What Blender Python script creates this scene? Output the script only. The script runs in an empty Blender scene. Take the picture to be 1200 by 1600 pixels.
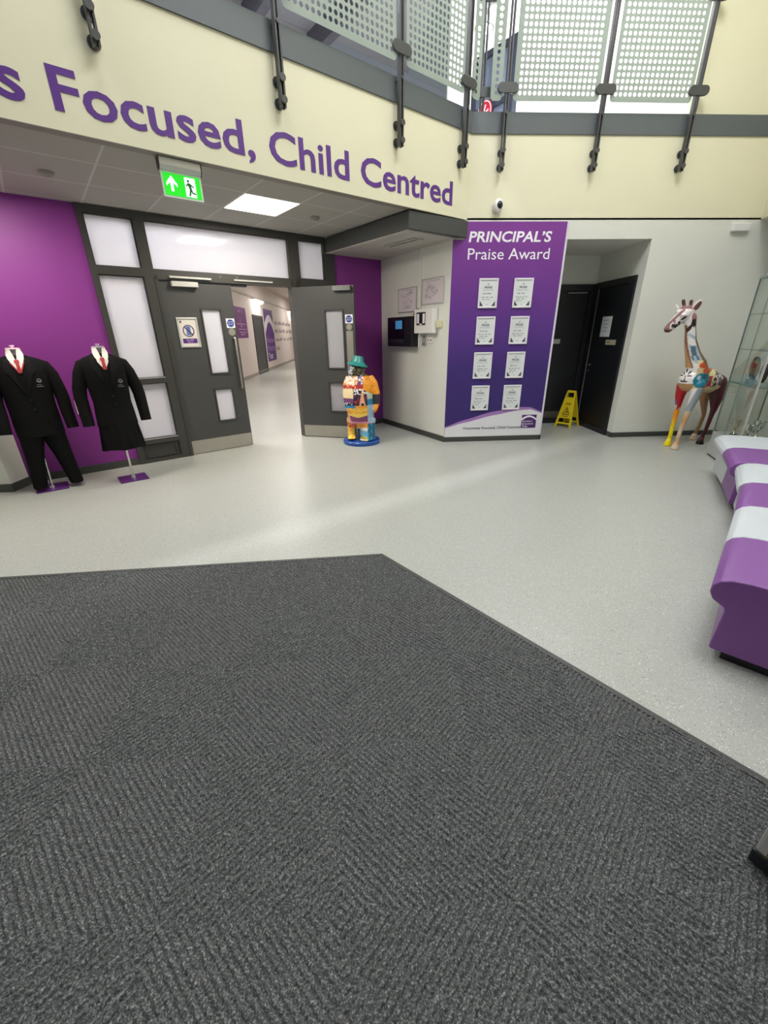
import bpy, bmesh, math, random
import numpy as np
from mathutils import Matrix, Vector
random.seed(7)
S = bpy.context.scene
COL = S.collection
D2R = math.pi / 180

# ------------------------------------------------------------------ camera
F_PX, PITCH, ROLL, YAW, CAM_H = 640.0, 23.45 * D2R, 0.85 * D2R, 3.0 * D2R, 1.47
def level(x, y, z):            # level camera axes -> world (the right hand wall runs along world X)
    c, s = math.cos(YAW), math.sin(YAW)
    return Vector((c * x + s * y, -s * x + c * y, z))
cp, sp, cr, sr = math.cos(PITCH), math.sin(PITCH), math.cos(ROLL), math.sin(ROLL)
r0, f0, d0 = level(1, 0, 0), level(0, cp, -sp), level(0, -sp, -cp)
cam_r, cam_d = cr * r0 + sr * d0, -sr * r0 + cr * d0
cam = bpy.data.objects.new('camera', bpy.data.cameras.new('camera'))
COL.objects.link(cam)
mw = Matrix.Identity(4)
for i, v in enumerate((cam_r, -cam_d, -f0)):
    for j in range(3): mw[j][i] = v[j]
mw.translation = (0, 0, CAM_H)
cam.matrix_world = mw
cam.data.sensor_fit = 'HORIZONTAL'; cam.data.sensor_width = 36
cam.data.lens = 36 * F_PX / 1200
cam.data.clip_start = 0.02
S.camera = cam

# ------------------------------------------------------------------ view + world + big lights
S.view_settings.view_transform = 'Standard'
S.view_settings.look = 'None'
S.view_settings.gamma = 1
S.view_settings.use_curve_mapping = False
S.view_settings.exposure = -0.25
w = bpy.data.worlds.new('world'); S.world = w; w.use_nodes = True
w.node_tree.nodes['Background'].inputs[0].default_value = (.80, .88, 1, 1)
w.node_tree.nodes['Background'].inputs[1].default_value = 0.25

def area(name, loc, rot, sx, sy, power, color=(1, 1, 1), spread=180):
    l = bpy.data.lights.new(name, 'AREA'); l.shape = 'RECTANGLE'; l.size = sx; l.size_y = sy
    l.energy = power; l.color = color; l.spread = spread * D2R
    o = bpy.data.objects.new(name, l); COL.objects.link(o); o.location = loc; o.rotation_euler = rot
    return o
WARM, COOL, NEUT = (1, .92, .80), (.88, .95, 1), (.985, 1, 1.05)
# atrium lights high above, some daylight through the entrance glazing behind the camera
for x, y, p in ((-3.0, 1.6, 85), (-0.6, 2.8, 72), (2.4, 3.3, 110), (3.6, 1.8, 95), (1.8, 2.0, 112)):
    area('atrium_light', (x, y, 6.93), (0, 0, 0), 1.2, 1.2, p, NEUT)
area('entrance_daylight', (-1.2, -2.35, 2.9), (-math.pi / 2, 0, math.pi), 4.0, 4.0, 6, COOL)
# upstairs gallery
area('gallery_light', (3.2, 7.2, 6.6), (0, 0, 0), 2.4, 1.2, 260, NEUT)
area('gallery_light', (-1.2, 5.9, 5.35), (0, 0, 35.3 * D2R), 2.2, .5, 26, NEUT)
for v in (4.44, 4.50):       # slim strip lights under the gallery ceiling, shining down over the slate edge strip
    q = Vector((math.cos(35.3 * D2R), math.sin(35.3 * D2R), 0)) * 2.6 + Vector((-math.sin(35.3 * D2R), math.cos(35.3 * D2R), 0)) * v
    area('gallery_strip_glow', (q.x, q.y, 5.36), (0, 0, 35.3 * D2R), 4.0, .03, 85, NEUT)
# corridor behind the double doors
for x, y, p in ((-2.9, 6.6, 105), (-1.6, 8.6, 70), (-2.0, 13.0, 80), (-2.2, 19.0, 90), (-2.4, 26.0, 90), (-2.4, 34.0, 90)):
    area('corridor_light', (x, y, 3.40), (0, 0, 0), 1.2, 1.2, p, (1, .985, .98) if y < 10 else (1, .95, .9))
for y in (19.05, 28.2):
    area('wall_washer_glow', (-4.0, y, 2.70), (0, -12 * D2R, 0), .12, 1.3, 14, (1, .93, .84))

# ------------------------------------------------------------------ materials
def lin(h):
    h = h.lstrip('#'); c = [int(h[i:i + 2], 16) / 255 for i in (0, 2, 4)]
    return tuple(x / 12.92 if x <= .04045 else ((x + .055) / 1.055) ** 2.4 for x in c) + (1,)
MATS = {}
def mat(name, color='#808080', rough=.5, metal=0, var=0.0, scale=30, bump=0, emit=0, spec=.5, sheen=0):
    if name in MATS: return MATS[name]
    m = bpy.data.materials.new(name); m.use_nodes = True; MATS[name] = m
    nt = m.node_tree; b = nt.nodes['Principled BSDF']
    c = lin(color) if isinstance(color, str) else color
    b.inputs['Base Color'].default_value = c
    b.inputs['Roughness'].default_value = rough; b.inputs['Metallic'].default_value = metal
    b.inputs['Specular IOR Level'].default_value = spec
    if sheen: b.inputs['Sheen Weight'].default_value = sheen
    if emit:
        b.inputs['Emission Color'].default_value = c; b.inputs['Emission Strength'].default_value = emit
    if var or bump:
        tc = nt.nodes.new('ShaderNodeTexCoord'); n = nt.nodes.new('ShaderNodeTexNoise')
        n.inputs['Scale'].default_value = scale; n.inputs['Detail'].default_value = 5
        nt.links.new(tc.outputs['Object'], n.inputs['Vector'])
        if var:
            mr = nt.nodes.new('ShaderNodeMapRange'); mr.inputs[1].default_value = .25; mr.inputs[2].default_value = .75
            mr.inputs[3].default_value = 1 - var; mr.inputs[4].default_value = 1 + var
            mx = nt.nodes.new('ShaderNodeVectorMath'); mx.operation = 'SCALE'; mx.inputs[0].default_value = c[:3]
            nt.links.new(n.outputs[0], mr.inputs[0]); nt.links.new(mr.outputs[0], mx.inputs['Scale'])
            nt.links.new(mx.outputs[0], b.inputs['Base Color'])
        if bump:
            bp = nt.nodes.new('ShaderNodeBump'); bp.inputs['Strength'].default_value = bump; bp.inputs['Distance'].default_value = .01
            nt.links.new(n.outputs[0], bp.inputs['Height']); nt.links.new(bp.outputs[0], b.inputs['Normal'])
    return m
CREAM = mat('cream_paint', '#e3dfc2', .6, var=.015, scale=3)
GREY = mat('grey_paint', '#dedfd6', .6, var=.015, scale=3)
WHITE = mat('white_paint', '#e6e2dd', .6, var=.01, scale=3)
CORRW = mat('corridor_paint', '#e4d9d2', .55, var=.01, scale=3)
PURPLE = mat('purple_paint', '#84308a', .5, var=.02, scale=3)
FRAME = mat('charcoal_frame', '#3c3b38', .45, var=.03, scale=6)
DOORM = mat('charcoal_door', '#454545', .45, var=.03, scale=5)
DARKDOOR = mat('black_door', '#1b1c20', .4, var=.04, scale=5)
BULK = mat('bulkhead_grey', '#444644', .5, var=.03, scale=5)
STRIP = mat('slate_strip', '#5a6063', .45, var=.02, scale=5)
SKIRT = mat('skirting_grey', '#41433f', .45, var=.03, scale=8)
POSTM = mat('post_grey', '#4a4b4c', .4, .25, var=.04, scale=10)
STEEL = mat('brushed_steel', '#b9b5ab', .38, .85, var=.05, scale=8)
CHROME = mat('chrome', '#d8d8d6', .15, 1, var=.02)
ALU = mat('aluminium', '#c9c8c4', .4, .5, var=.03)
WPLA = mat('white_plastic', '#e9e7e4', .4, var=.01)
WFRAME = mat('white_snap_frame', '#e8e6ea', .35, .1, var=.01)
PAPER = mat('paper', '#dfe3e2', .6, var=.01, scale=60)
INK = mat('dark_ink', '#4a4650', .6, var=.05)
INKG = mat('grey_ink', '#8f8f95', .6, var=.05)
BLACKP = mat('black_plastic', '#15161a', .35, var=.05)
BLUEM = mat('mandatory_blue', '#22419a', .5, var=.03)
LETTER = mat('purple_vinyl', '#5a2a86', .45, var=.03)
WLETTER = mat('white_vinyl', '#f2eef4', .45, var=.01)
YELLOW = mat('yellow_plastic', '#e2c81c', .4, var=.03)
CLOTH = mat('black_cloth', '#0a0a0b', .85, var=.25, scale=180, bump=.15, spec=.2)
CLOTH2 = mat('black_cloth_lapel', '#0e0e10', .8, var=.25, scale=180, bump=.1, spec=.2)
SHIRT = mat('white_cotton', '#e8e5df', .75, var=.02, scale=60)
RED = mat('red_tie', '#a3222b', .6, var=.12, scale=60)
PINKCAP = mat('pale_neck_cap', '#e6c3d6', .35, var=.02)
VIOLETB = mat('violet_baseplate', '#5d2d74', .35, var=.04)

def nt_mat(name):
    m = bpy.data.materials.new(name); m.use_nodes = True; MATS[name] = m
    nt = m.node_tree; return m, nt, nt.nodes['Principled BSDF'], nt.nodes['Material Output']
def N(nt, t, **kw):
    n = nt.nodes.new('ShaderNode' + t)
    for k, v in kw.items(): setattr(n, k, v)
    return n
def floor_mat():
    m, nt, b, out = nt_mat('speckled_vinyl'); L = nt.links.new
    tc = N(nt, 'TexCoord'); base = N(nt, 'RGB'); base.outputs[0].default_value = lin('#a9aba4')
    cur = base.outputs[0]
    for sc, thr, colr in ((230, .055, '#6e6f6d'), (210, .045, '#e9eae8'), (120, .03, '#86878a'), (340, .09, '#d6d6d2')):
        v = N(nt, 'TexVoronoi'); v.inputs['Scale'].default_value = sc; L(tc.outputs['Object'], v.inputs['Vector'])
        sep = N(nt, 'SeparateColor'); L(v.outputs['Color'], sep.inputs[0])
        lt = N(nt, 'Math', operation='LESS_THAN'); lt.inputs[1].default_value = thr; L(sep.outputs[0], lt.inputs[0])
        d = N(nt, 'Math', operation='LESS_THAN'); d.inputs[1].default_value = .42; L(v.outputs['Distance'], d.inputs[0])
        mu = N(nt, 'Math', operation='MULTIPLY'); L(lt.outputs[0], mu.inputs[0]); L(d.outputs[0], mu.inputs[1])
        mx = N(nt, 'Mix', data_type='RGBA'); L(mu.outputs[0], mx.inputs[0]); L(cur, mx.inputs[6]); mx.inputs[7].default_value = lin(colr)
        cur = mx.outputs[2]
    n = N(nt, 'TexNoise'); n.inputs['Scale'].default_value = 1.3; n.inputs['Detail'].default_value = 6; L(tc.outputs['Object'], n.inputs['Vector'])
    mr = N(nt, 'MapRange'); mr.inputs[3].default_value = .26; mr.inputs[4].default_value = .40; L(n.outputs[0], mr.inputs[0])
    b.inputs['Specular IOR Level'].default_value = .36; L(mr.outputs[0], b.inputs['Roughness']); L(cur, b.inputs['Base Color'])
    return m
FLOORM = floor_mat()
def carpet_mat():
    m, nt, b, out = nt_mat('heathered_carpet'); L = nt.links.new
    tc = N(nt, 'TexCoord')
    n = N(nt, 'TexNoise'); n.inputs['Scale'].default_value = 170; n.inputs['Detail'].default_value = 4; n.inputs['Roughness'].default_value = .7
    L(tc.outputs['Object'], n.inputs['Vector'])
    r = N(nt, 'ValToRGB'); e = r.color_ramp.elements
    e[0].position = .30; e[0].color = lin('#2b2c2c'); e[1].position = .72; e[1].color = lin('#a9aaa9')
    x = r.color_ramp.elements.new(.52); x.color = lin('#575958')
    L(n.outputs[0], r.inputs[0]); L(r.outputs[0], b.inputs['Base Color'])
    b.inputs['Roughness'].default_value = .95; b.inputs['Specular IOR Level'].default_value = .1
    n2 = N(nt, 'TexNoise'); n2.inputs['Scale'].default_value = 420; L(tc.outputs['Object'], n2.inputs['Vector'])
    bp = N(nt, 'Bump'); bp.inputs['Strength'].default_value = .6; bp.inputs['Distance'].default_value = .003
    L(n2.outputs[0], bp.inputs['Height']); L(bp.outputs[0], b.inputs['Normal'])
    return m
CARPET = carpet_mat()
def tile_mat(name, ox, oy, rot, color='#a9a59d', line='#c4c1b8'):
    m, nt, b, out = nt_mat(name); L = nt.links.new
    tc = N(nt, 'TexCoord'); mp = N(nt, 'Mapping', vector_type='TEXTURE')
    mp.inputs['Location'].default_value = (ox, oy, 0); mp.inputs['Rotation'].default_value = (0, 0, rot); mp.inputs['Scale'].default_value = (.6, .6, 1)
    L(tc.outputs['Object'], mp.inputs['Vector'])
    sep = N(nt, 'SeparateXYZ'); L(mp.outputs[0], sep.inputs[0]); res = []
    for i in (0, 1):
        fr = N(nt, 'Math', operation='FRACT'); L(sep.outputs[i], fr.inputs[0])
        a = N(nt, 'Math', operation='SUBTRACT'); L(fr.outputs[0], a.inputs[0]); a.inputs[1].default_value = .5
        ab = N(nt, 'Math', operation='ABSOLUTE'); L(a.outputs[0], ab.inputs[0])
        g = N(nt, 'Math', operation='GREATER_THAN'); L(ab.outputs[0], g.inputs[0]); g.inputs[1].default_value = .484; res.append(g)
    mx = N(nt, 'Math', operation='MAXIMUM'); L(res[0].outputs[0], mx.inputs[0]); L(res[1].outputs[0], mx.inputs[1])
    n = N(nt, 'TexNoise'); n.inputs['Scale'].default_value = 90; L(tc.outputs['Object'], n.inputs['Vector'])
    mr = N(nt, 'MapRange'); mr.inputs[3].default_value = .96; mr.inputs[4].default_value = 1.04; L(n.outputs[0], mr.inputs[0])
    sc = N(nt, 'VectorMath', operation='SCALE'); sc.inputs[0].default_value = lin(color)[:3]; L(mr.outputs[0], sc.inputs['Scale'])
    mc = N(nt, 'Mix', data_type='RGBA'); L(mx.outputs[0], mc.inputs[0]); L(sc.outputs[0], mc.inputs[6]); mc.inputs[7].default_value = lin(line)
    L(mc.outputs[2], b.inputs['Base Color']); b.inputs['Roughness'].default_value = .75
    return m
def frosted_mat(name, color, gloss=.12, rough=.12, trans=.62):
    m, nt, b, out = nt_mat(name); L = nt.links.new; nt.nodes.remove(b)
    d = N(nt, 'BsdfDiffuse'); t = N(nt, 'BsdfTranslucent'); g = N(nt, 'BsdfGlossy')
    tc = N(nt, 'TexCoord'); n = N(nt, 'TexNoise'); n.inputs['Scale'].default_value = 2; L(tc.outputs['Object'], n.inputs['Vector'])
    mr = N(nt, 'MapRange'); mr.inputs[3].default_value = .96; mr.inputs[4].default_value = 1.03; L(n.outputs[0], mr.inputs[0])
    sc = N(nt, 'VectorMath', operation='SCALE'); sc.inputs[0].default_value = lin(color)[:3]; L(mr.outputs[0], sc.inputs['Scale'])
    L(sc.outputs[0], d.inputs[0]); L(sc.outputs[0], t.inputs[0]); g.inputs['Roughness'].default_value = rough
    m1 = N(nt, 'MixShader'); m1.inputs[0].default_value = trans; L(d.outputs[0], m1.inputs[1]); L(t.outputs[0], m1.inputs[2])
    m2 = N(nt, 'MixShader'); L(m1.outputs[0], m2.inputs[1]); L(g.outputs[0], m2.inputs[2])
    lw = N(nt, 'LayerWeight'); lw.inputs[0].default_value = gloss; L(lw.outputs['Fresnel'], m2.inputs[0])
    L(m2.outputs[0], out.inputs[0]); return m
FROST = frosted_mat('frosted_glass', '#f1f1f6', .2, .05, .68)
FILM = frosted_mat('etched_film', '#9aa39a', .1, .4, .2)
def clear_mat(name, tint='#f2f7f5', gloss=.1):
    m, nt, b, out = nt_mat(name); L = nt.links.new; nt.nodes.remove(b)
    t = N(nt, 'BsdfTransparent'); t.inputs[0].default_value = lin(tint); g = N(nt, 'BsdfGlossy'); g.inputs['Roughness'].default_value = .03
    m2 = N(nt, 'MixShader'); lw = N(nt, 'LayerWeight'); lw.inputs[0].default_value = gloss
    k_ = N(nt, 'Math', operation='MULTIPLY'); k_.inputs[1].default_value = .35; L(lw.outputs['Fresnel'], k_.inputs[0])
    L(k_.outputs[0], m2.inputs[0]); L(t.outputs[0], m2.inputs[1]); L(g.outputs[0], m2.inputs[2]); L(m2.outputs[0], out.inputs[0])
    return m
GLASS = clear_mat('clear_glass', '#f8fbf9', .14)
def banner_mat():           # the printed backdrop runs from purple at the top to navy at the foot
    m, nt, b, out = nt_mat('printed_banner'); L = nt.links.new
    tc = N(nt, 'TexCoord'); sep = N(nt, 'SeparateXYZ'); L(tc.outputs['Object'], sep.inputs[0])
    mr = N(nt, 'MapRange'); mr.inputs[1].default_value = .3; mr.inputs[2].default_value = 2.7; L(sep.outputs[2], mr.inputs[0])
    r = N(nt, 'ValToRGB'); e = r.color_ramp.elements
    e[0].position = .05; e[0].color = lin('#33206a'); e[1].position = .95; e[1].color = lin('#7d3392')
    x = e.new(.5); x.color = lin('#552b84'); x = e.new(.3); x.color = lin('#3a2370')
    L(mr.outputs[0], r.inputs[0]); L(r.outputs[0], b.inputs['Base Color']); b.inputs['Roughness'].default_value = .5
    return m
BANNER = banner_mat()
def vcol_mat(name, rough=.22):
    m, nt, b, out = nt_mat(name); a = N(nt, 'VertexColor', layer_name='paint')
    n = N(nt, 'TexNoise'); n.inputs['Scale'].default_value = 40
    mr = N(nt, 'MapRange'); mr.inputs[3].default_value = rough - .06; mr.inputs[4].default_value = rough + .08
    nt.links.new(n.outputs[0], mr.inputs[0]); nt.links.new(mr.outputs[0], b.inputs['Roughness'])
    nt.links.new(a.outputs[0], b.inputs['Base Color']); return m
def emis(name, color, strength):
    m, nt, b, out = nt_mat(name)
    b.inputs['Base Color'].default_value = lin(color); b.inputs['Emission Color'].default_value = lin(color); b.inputs['Emission Strength'].default_value = strength
    return m
LIGHTP = emis('light_diffuser', '#fff6e8', 3.5)

# ------------------------------------------------------------------ geometry helpers
class Geo:
    def __init__(s): s.v = []; s.f = []; s.m = []; s.mi = 0
    def add(s, verts, faces, mi=None):
        o = len(s.v); s.v += [tuple(p) for p in verts]
        s.f += [tuple(i + o for i in f) for f in faces]; s.m += [s.mi if mi is None else mi] * len(faces); return s
    def box(s, x0, x1, y0, y1, z0, z1, mi=None):
        v = [(x, y, z) for z in (z0, z1) for y in (y0, y1) for x in (x0, x1)]
        return s.add(v, [(0, 2, 3, 1), (4, 5, 7, 6), (0, 1, 5, 4), (2, 6, 7, 3), (0, 4, 6, 2), (1, 3, 7, 5)], mi)
    def prism(s, pts, a, b, ax='y', mi=None):
        """extrude a polygon: ax='y' polygon in x,z ; ax='z' polygon in x,y ; ax='x' polygon in y,z"""
        n = len(pts)
        ar = sum(pts[i][0] * pts[(i + 1) % n][1] - pts[(i + 1) % n][0] * pts[i][1] for i in range(n))
        if (ar < 0) != (ax == 'y'): pts = pts[::-1]
        mk = {'y': lambda p, t: (p[0], t, p[1]), 'z': lambda p, t: (p[0], p[1], t), 'x': lambda p, t: (t, p[0], p[1])}[ax]
        v = [mk(p, a) for p in pts] + [mk(p, b) for p in pts]
        f = [tuple(range(n))[::-1], tuple(range(n, 2 * n))] + [(i, (i + 1) % n, n + (i + 1) % n, n + i) for i in range(n)]
        return s.add(v, f, mi)
    def tube(s, pts, r, n=14, caps=True, sq=(1, 1), mi=None, up=None):
        pts = [Vector(p) for p in pts]; m = len(pts); rs = r if isinstance(r, (list, tuple)) else [r] * m
        t0 = (pts[1] - pts[0]).normalized(); a = Vector(up) if up else (Vector((0, 0, 1)) if abs(t0.z) < .9 else Vector((1, 0, 0)))
        nx = t0.cross(a).normalized(); v = []; f = []
        for i, p in enumerate(pts):
            t = (pts[min(i + 1, m - 1)] - pts[max(i - 1, 0)]).normalized()
            nx = (nx - t * nx.dot(t)).normalized(); ny = t.cross(nx)
            for k in range(n):
                q = 2 * math.pi * k / n; v.append(p + nx * (math.cos(q) * rs[i] * sq[0]) + ny * (math.sin(q) * rs[i] * sq[1]))
        for i in range(m - 1):
            for k in range(n):
                f.append((i * n + k, i * n + (k + 1) % n, (i + 1) * n + (k + 1) % n, (i + 1) * n + k))
        if caps: f += [tuple(range(n))[::-1], tuple(range((m - 1) * n, m * n))]
        return s.add(v, f, mi)
    def cyl(s, p0, p1, r, r1=None, n=20, mi=None): return s.tube([p0, p1], [r, r if r1 is None else r1], n, mi=mi)
    def loft(s, rings, caps=True, mi=None):
        n = len(rings[0]); v = [p for R in rings for p in R]; f = []
        for i in range(len(rings) - 1):
            for k in range(n): f.append((i * n + k, i * n + (k + 1) % n, (i + 1) * n + (k + 1) % n, (i + 1) * n + k))
        if caps: f += [tuple(range(n))[::-1], tuple(range((len(rings) - 1) * n, len(rings) * n))]
        return s.add(v, f, mi)
    def lathe(s, prof, c=(0, 0, 0), n=28, mi=None, sx=1, sy=1):
        return s.loft([[(c[0] + r * sx * math.cos(2 * math.pi * k / n), c[1] + r * sy * math.sin(2 * math.pi * k / n), c[2] + z) for k in range(n)] for r, z in prof], True, mi)
    def ball(s, c, r, n=18, mi=None):
        r = (r, r, r) if not isinstance(r, (list, tuple)) else r
        R = []
        for i in range(1, n // 2):
            q = math.pi * i / (n // 2); R.append([(c[0] + r[0] * math.sin(q) * math.cos(2 * math.pi * k / n), c[1] + r[1] * math.sin(q) * math.sin(2 * math.pi * k / n), c[2] - r[2] * math.cos(q)) for k in range(n)])
        return s.loft(R, True, mi)
    def disc(s, c, r, y0, y1, n=24, mi=None, sx=1):          # disc standing upright, facing -y
        return s.prism([(c[0] + r * sx * math.cos(2 * math.pi * k / n), c[1] + r * math.sin(2 * math.pi * k / n)) for k in range(n)], y0, y1, 'y', mi)
    def frame(s, x0, x1, z0, z1, wd, y0, y1, mi=None):
        s.box(x0, x0 + wd, y0, y1, z0, z1, mi); s.box(x1 - wd, x1, y0, y1, z0, z1, mi)
        s.box(x0 + wd, x1 - wd, y0, y1, z0, z0 + wd, mi); s.box(x0 + wd, x1 - wd, y0, y1, z1 - wd, z1, mi); return s
    def ring(s, c, r0, r1, y0, y1, n=28, mi=None):
        for k in range(n):
            a, b = 2 * math.pi * k / n, 2 * math.pi * (k + 1) / n
            P = lambda r, t: (c[0] + r * math.cos(t), c[1] + r * math.sin(t))
            s.prism([P(r0, a), P(r1, a), P(r1, b), P(r0, b)], y0, y1, 'y', mi)
        return s
def rrect(x0, x1, z0, z1, r, n=5):
    p = []
    for cx, cz, a in ((x1 - r, z1 - r, 0), (x0 + r, z1 - r, 90), (x0 + r, z0 + r, 180), (x1 - r, z0 + r, 270)):
        for i in range(n + 1):
            t = (a + 90 * i / n) * D2R; p.append((cx + r * math.cos(t), cz + r * math.sin(t)))
    return p
def finish(o, parent=None, M=None, label=None, cat=None, group=None, kind=None):
    COL.objects.link(o)
    if parent: o.parent = parent
    if M is not None: o.matrix_basis = M
    for k, v in (('label', label), ('category', cat), ('group', group), ('kind', kind)):
        if v: o[k] = v
    return o
def obj(name, g, mats, parent=None, M=None, smooth=False, bevel=0, **kw):
    me = bpy.data.meshes.new(name); me.from_pydata(g.v, [], g.f)
    mats = mats if isinstance(mats, (list, tuple)) else [mats]
    for m in mats: me.materials.append(m)
    me.polygons.foreach_set('material_index', g.m)
    bm = bmesh.new(); bm.from_mesh(me); bmesh.ops.recalc_face_normals(bm, faces=bm.faces); bm.to_mesh(me); bm.free()
    if smooth:
        me.polygons.foreach_set('use_smooth', [True] * len(me.polygons))
        me.set_sharp_from_angle(angle=smooth if smooth is not True else 40 * D2R)
    me.update(); o = bpy.data.objects.new(name, me); finish(o, parent, M, **kw)
    if bevel:
        md = o.modifiers.new('bevel', 'BEVEL'); md.width = bevel; md.segments = 2; md.limit_method = 'ANGLE'
    return o
def thing(name, label, cat, M, group=None, kind=None):
    o = bpy.data.objects.new(name, None); o.empty_display_size = .1
    return finish(o, None, M, label, cat, group, kind)
def struct(name, g, mats, M=None, label=None, **kw): return obj(name, g, mats, None, M, kind='structure', label=label, **kw)
def mtx(o, x, y, z=(0, 0, 1)):
    m = Matrix.Identity(4)
    for i, v in enumerate((x, y, z)):
        for j in range(3): m[j][i] = v[j]
    m.translation = o; return m
def T(x, y, z): return Matrix.Translation((x, y, z))
TXT = Matrix(((1, 0, 0, 0), (0, 0, -1, 0), (0, 1, 0, 0), (0, 0, 0, 1)))    # text plane stood upright, facing -y
def text_geo(body, x, z, y, width=None, cap=.1, bold=0.0, align='L', shear=0, thick=.002, mi=0, geo=None):
    c = bpy.data.curves.new('t', 'FONT'); c.body = body; c.size = 1; c.offset = bold; c.shear = shear; c.resolution_u = 3
    o = bpy.data.objects.new('t', c); me = bpy.data.meshes.new_from_object(o)
    vs = np.array([v.co[:] for v in me.vertices]); fs = [tuple(p.vertices) for p in me.polygons]
    bpy.data.objects.remove(o); bpy.data.curves.remove(c); bpy.data.meshes.remove(me)
    sz = cap / .70; x0, x1 = vs[:, 0].min(), vs[:, 0].max(); sx = sz if width is None else width / (x1 - x0)
    px = (vs[:, 0] - x0) * sx; W = (x1 - x0) * sx
    px += x - (W if align == 'R' else W / 2 if align == 'C' else 0)
    g = geo or Geo(); nv = len(vs)
    # flat faces plus side walls from boundary edges
    edges = {}
    for f in fs:
        for i in range(len(f)): e = (f[i], f[(i + 1) % len(f)]); edges[e] = 1
    bnd = [e for e in edges if (e[1], e[0]) not in edges]
    V = [(px[i], y - thick, z + vs[i, 1] * sz) for i in range(nv)] + [(px[i], y, z + vs[i, 1] * sz) for i in range(nv)]
    Fc = fs + [(a, b, b + nv, a + nv) for a, b in bnd]
    g.add(V, Fc, mi); return g
def scribble(g, x0, x1, z, h, y, mi=0, words=3, seed=0):
    """a line of small unreadable handwriting: short wavy strokes"""
    rnd = random.Random(seed); x = x0
    for wd in range(words):
        xe = x + (x1 - x0) / words * rnd.uniform(.65, .92); n = max(4, int((xe - x) / (h * .6)))
        for k in range(n):
            a = x + (xe - x) * k / n; b = a + (xe - x) / n * .62; hh = h * rnd.uniform(.45, 1)
            g.prism([(a, z), (b, z + rnd.uniform(-.1, .1) * h), (b + h * .12, z + hh), (a + h * .12, z + hh * .9)], y - .001, y, 'y', mi)
        x = x0 + (x1 - x0) * (wd + 1) / words
# local frames: X to the right seen from the room, Y into the wall, Z up
A35 = 35.3 * D2R
AU = Vector((math.cos(A35), math.sin(A35), 0)); AV = Vector((-math.sin(A35), math.cos(A35), 0))
VF, VD, ZC, YW = 4.03, 5.86, 2.73, 5.91
M_DOOR = mtx(AV * VD, AU, AV)
M_FAC = mtx(AV * VF, AU, AV)
M_R = mtx((0, YW, 0), (1, 0, 0), (0, 1, 0))
C0, C1 = Vector((1.21, 5.91, 0)), Vector((.40, 7.465, 0))
LW = (C0 - C1).length; wx = (C0 - C1).normalized(); wy = Vector((0, 0, 1)).cross(wx)
M_ALC = mtx(C1, wx, wy)
M_COR = mtx((-4.15, 0, 0), (0, 1, 0), (-1, 0, 0))
M_NR = mtx((3.75, 0, 0), (0, -1, 0), (1, 0, 0))
def uv(u, v, z=0): return AU * u + AV * v + Vector((0, 0, z))
XC = (AV.y * YW - VF) / (-AV.x)          # facia corner on the right hand wall line

# ------------------------------------------------------------------ setting: floor, walls, ceilings
struct('floor', Geo().box(-8, 8, -3, 41, -.1, 0), FLOORM)
struct('wall_left', Geo().box(-.60, .70, 0, .12, 0, 2.75).box(3.76, 4.665, 0, .12, 0, 2.6), PURPLE, M_DOOR)
struct('wall_pier', Geo().prism([(-3.687, 4.277), (-6.2, 4.23), (-6.2, 5.5), (-4.0, 4.62), (-3.68, 4.52)], 0, 2.74, 'z'), GREY)
struct('wall_alcove', Geo().box(0, LW, 0, .1, 0, 2.56), GREY, M_ALC)
struct('wall_right_front', Geo().box(3.75, 6.6, 0, .12, 0, ZC + .02), GREY, M_R)
struct('wall_niche_lintel', Geo().box(2.64, 3.75, 0, .12, 2.53, ZC + .02), GREY, M_R)
struct('wall_banner', Geo().box(1.225, 2.64, .0, .12, 0, ZC + .02), GREY, M_R)
struct('wall_niche', Geo().box(2.50, 2.64, .12, 1.17, 0, 2.6).box(2.5, 3.9, 1.17, 1.29, 0, 2.6).box(3.75, 3.87, .12, 1.17, 0, 2.6), GREY, M_R)
struct('ceiling_niche', Geo().box(2.5, 3.88, .11, 1.2, 2.53, 2.6), WHITE, M_R)
# recess ceiling of 600 mm tiles
TILE = tile_mat('ceiling_tiles', *(uv(1.97, 4.57)[:2]), A35)
struct('ceiling_recess', Geo().prism([tuple(uv(a, b)[:2]) for a, b in ((-4, VF + .03), (4.62, VF + .03), (4.72, VD + .1), (-4, VD + .1))], ZC, ZC + .06, 'z'), TILE)
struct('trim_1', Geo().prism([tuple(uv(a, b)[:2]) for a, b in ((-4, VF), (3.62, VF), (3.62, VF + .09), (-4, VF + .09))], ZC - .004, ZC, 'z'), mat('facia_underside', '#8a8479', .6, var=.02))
# dark bulkhead with its own pale soffit
bp = [tuple(uv(3.62, VF + .03)[:2]), (1.395, 5.905), (1.352, 5.925), (1.215, 5.93), (.415, 7.46), tuple(uv(3.62, VD)[:2])]
struct('trim_2', Geo().prism(bp, 2.545, ZC - .013, 'z'), BULK, bevel=.004)
SOF = tile_mat('soffit_tiles', *(uv(3.75, 4.4)[:2]), A35, '#bdb8b0', '#a8a49c')
struct('ceiling_soffit', Geo().prism([tuple(uv(a, b)[:2]) for a, b in ((3.635, VF + .06), (4.44, VF + .06), (4.62, VD - .01), (3.635, VD - .01))], 2.535, 2.545, 'z'), SOF)
t = thing('slot_diffuser', 'dark slot air grille set in the pale soffit under the dark bulkhead', 'air vent', mtx(uv(4.0, 4.32, 2.525), AU, AV))
obj('grille_frame', Geo().frame(-.05, .09, 0, .01, .001, 0, .6).box(-.05, .09, 0, .6, .004, .01), SOF, t)
obj('slot', Geo().box(.005, .035, .03, .57, -.002, .004), BLACKP, t)

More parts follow.
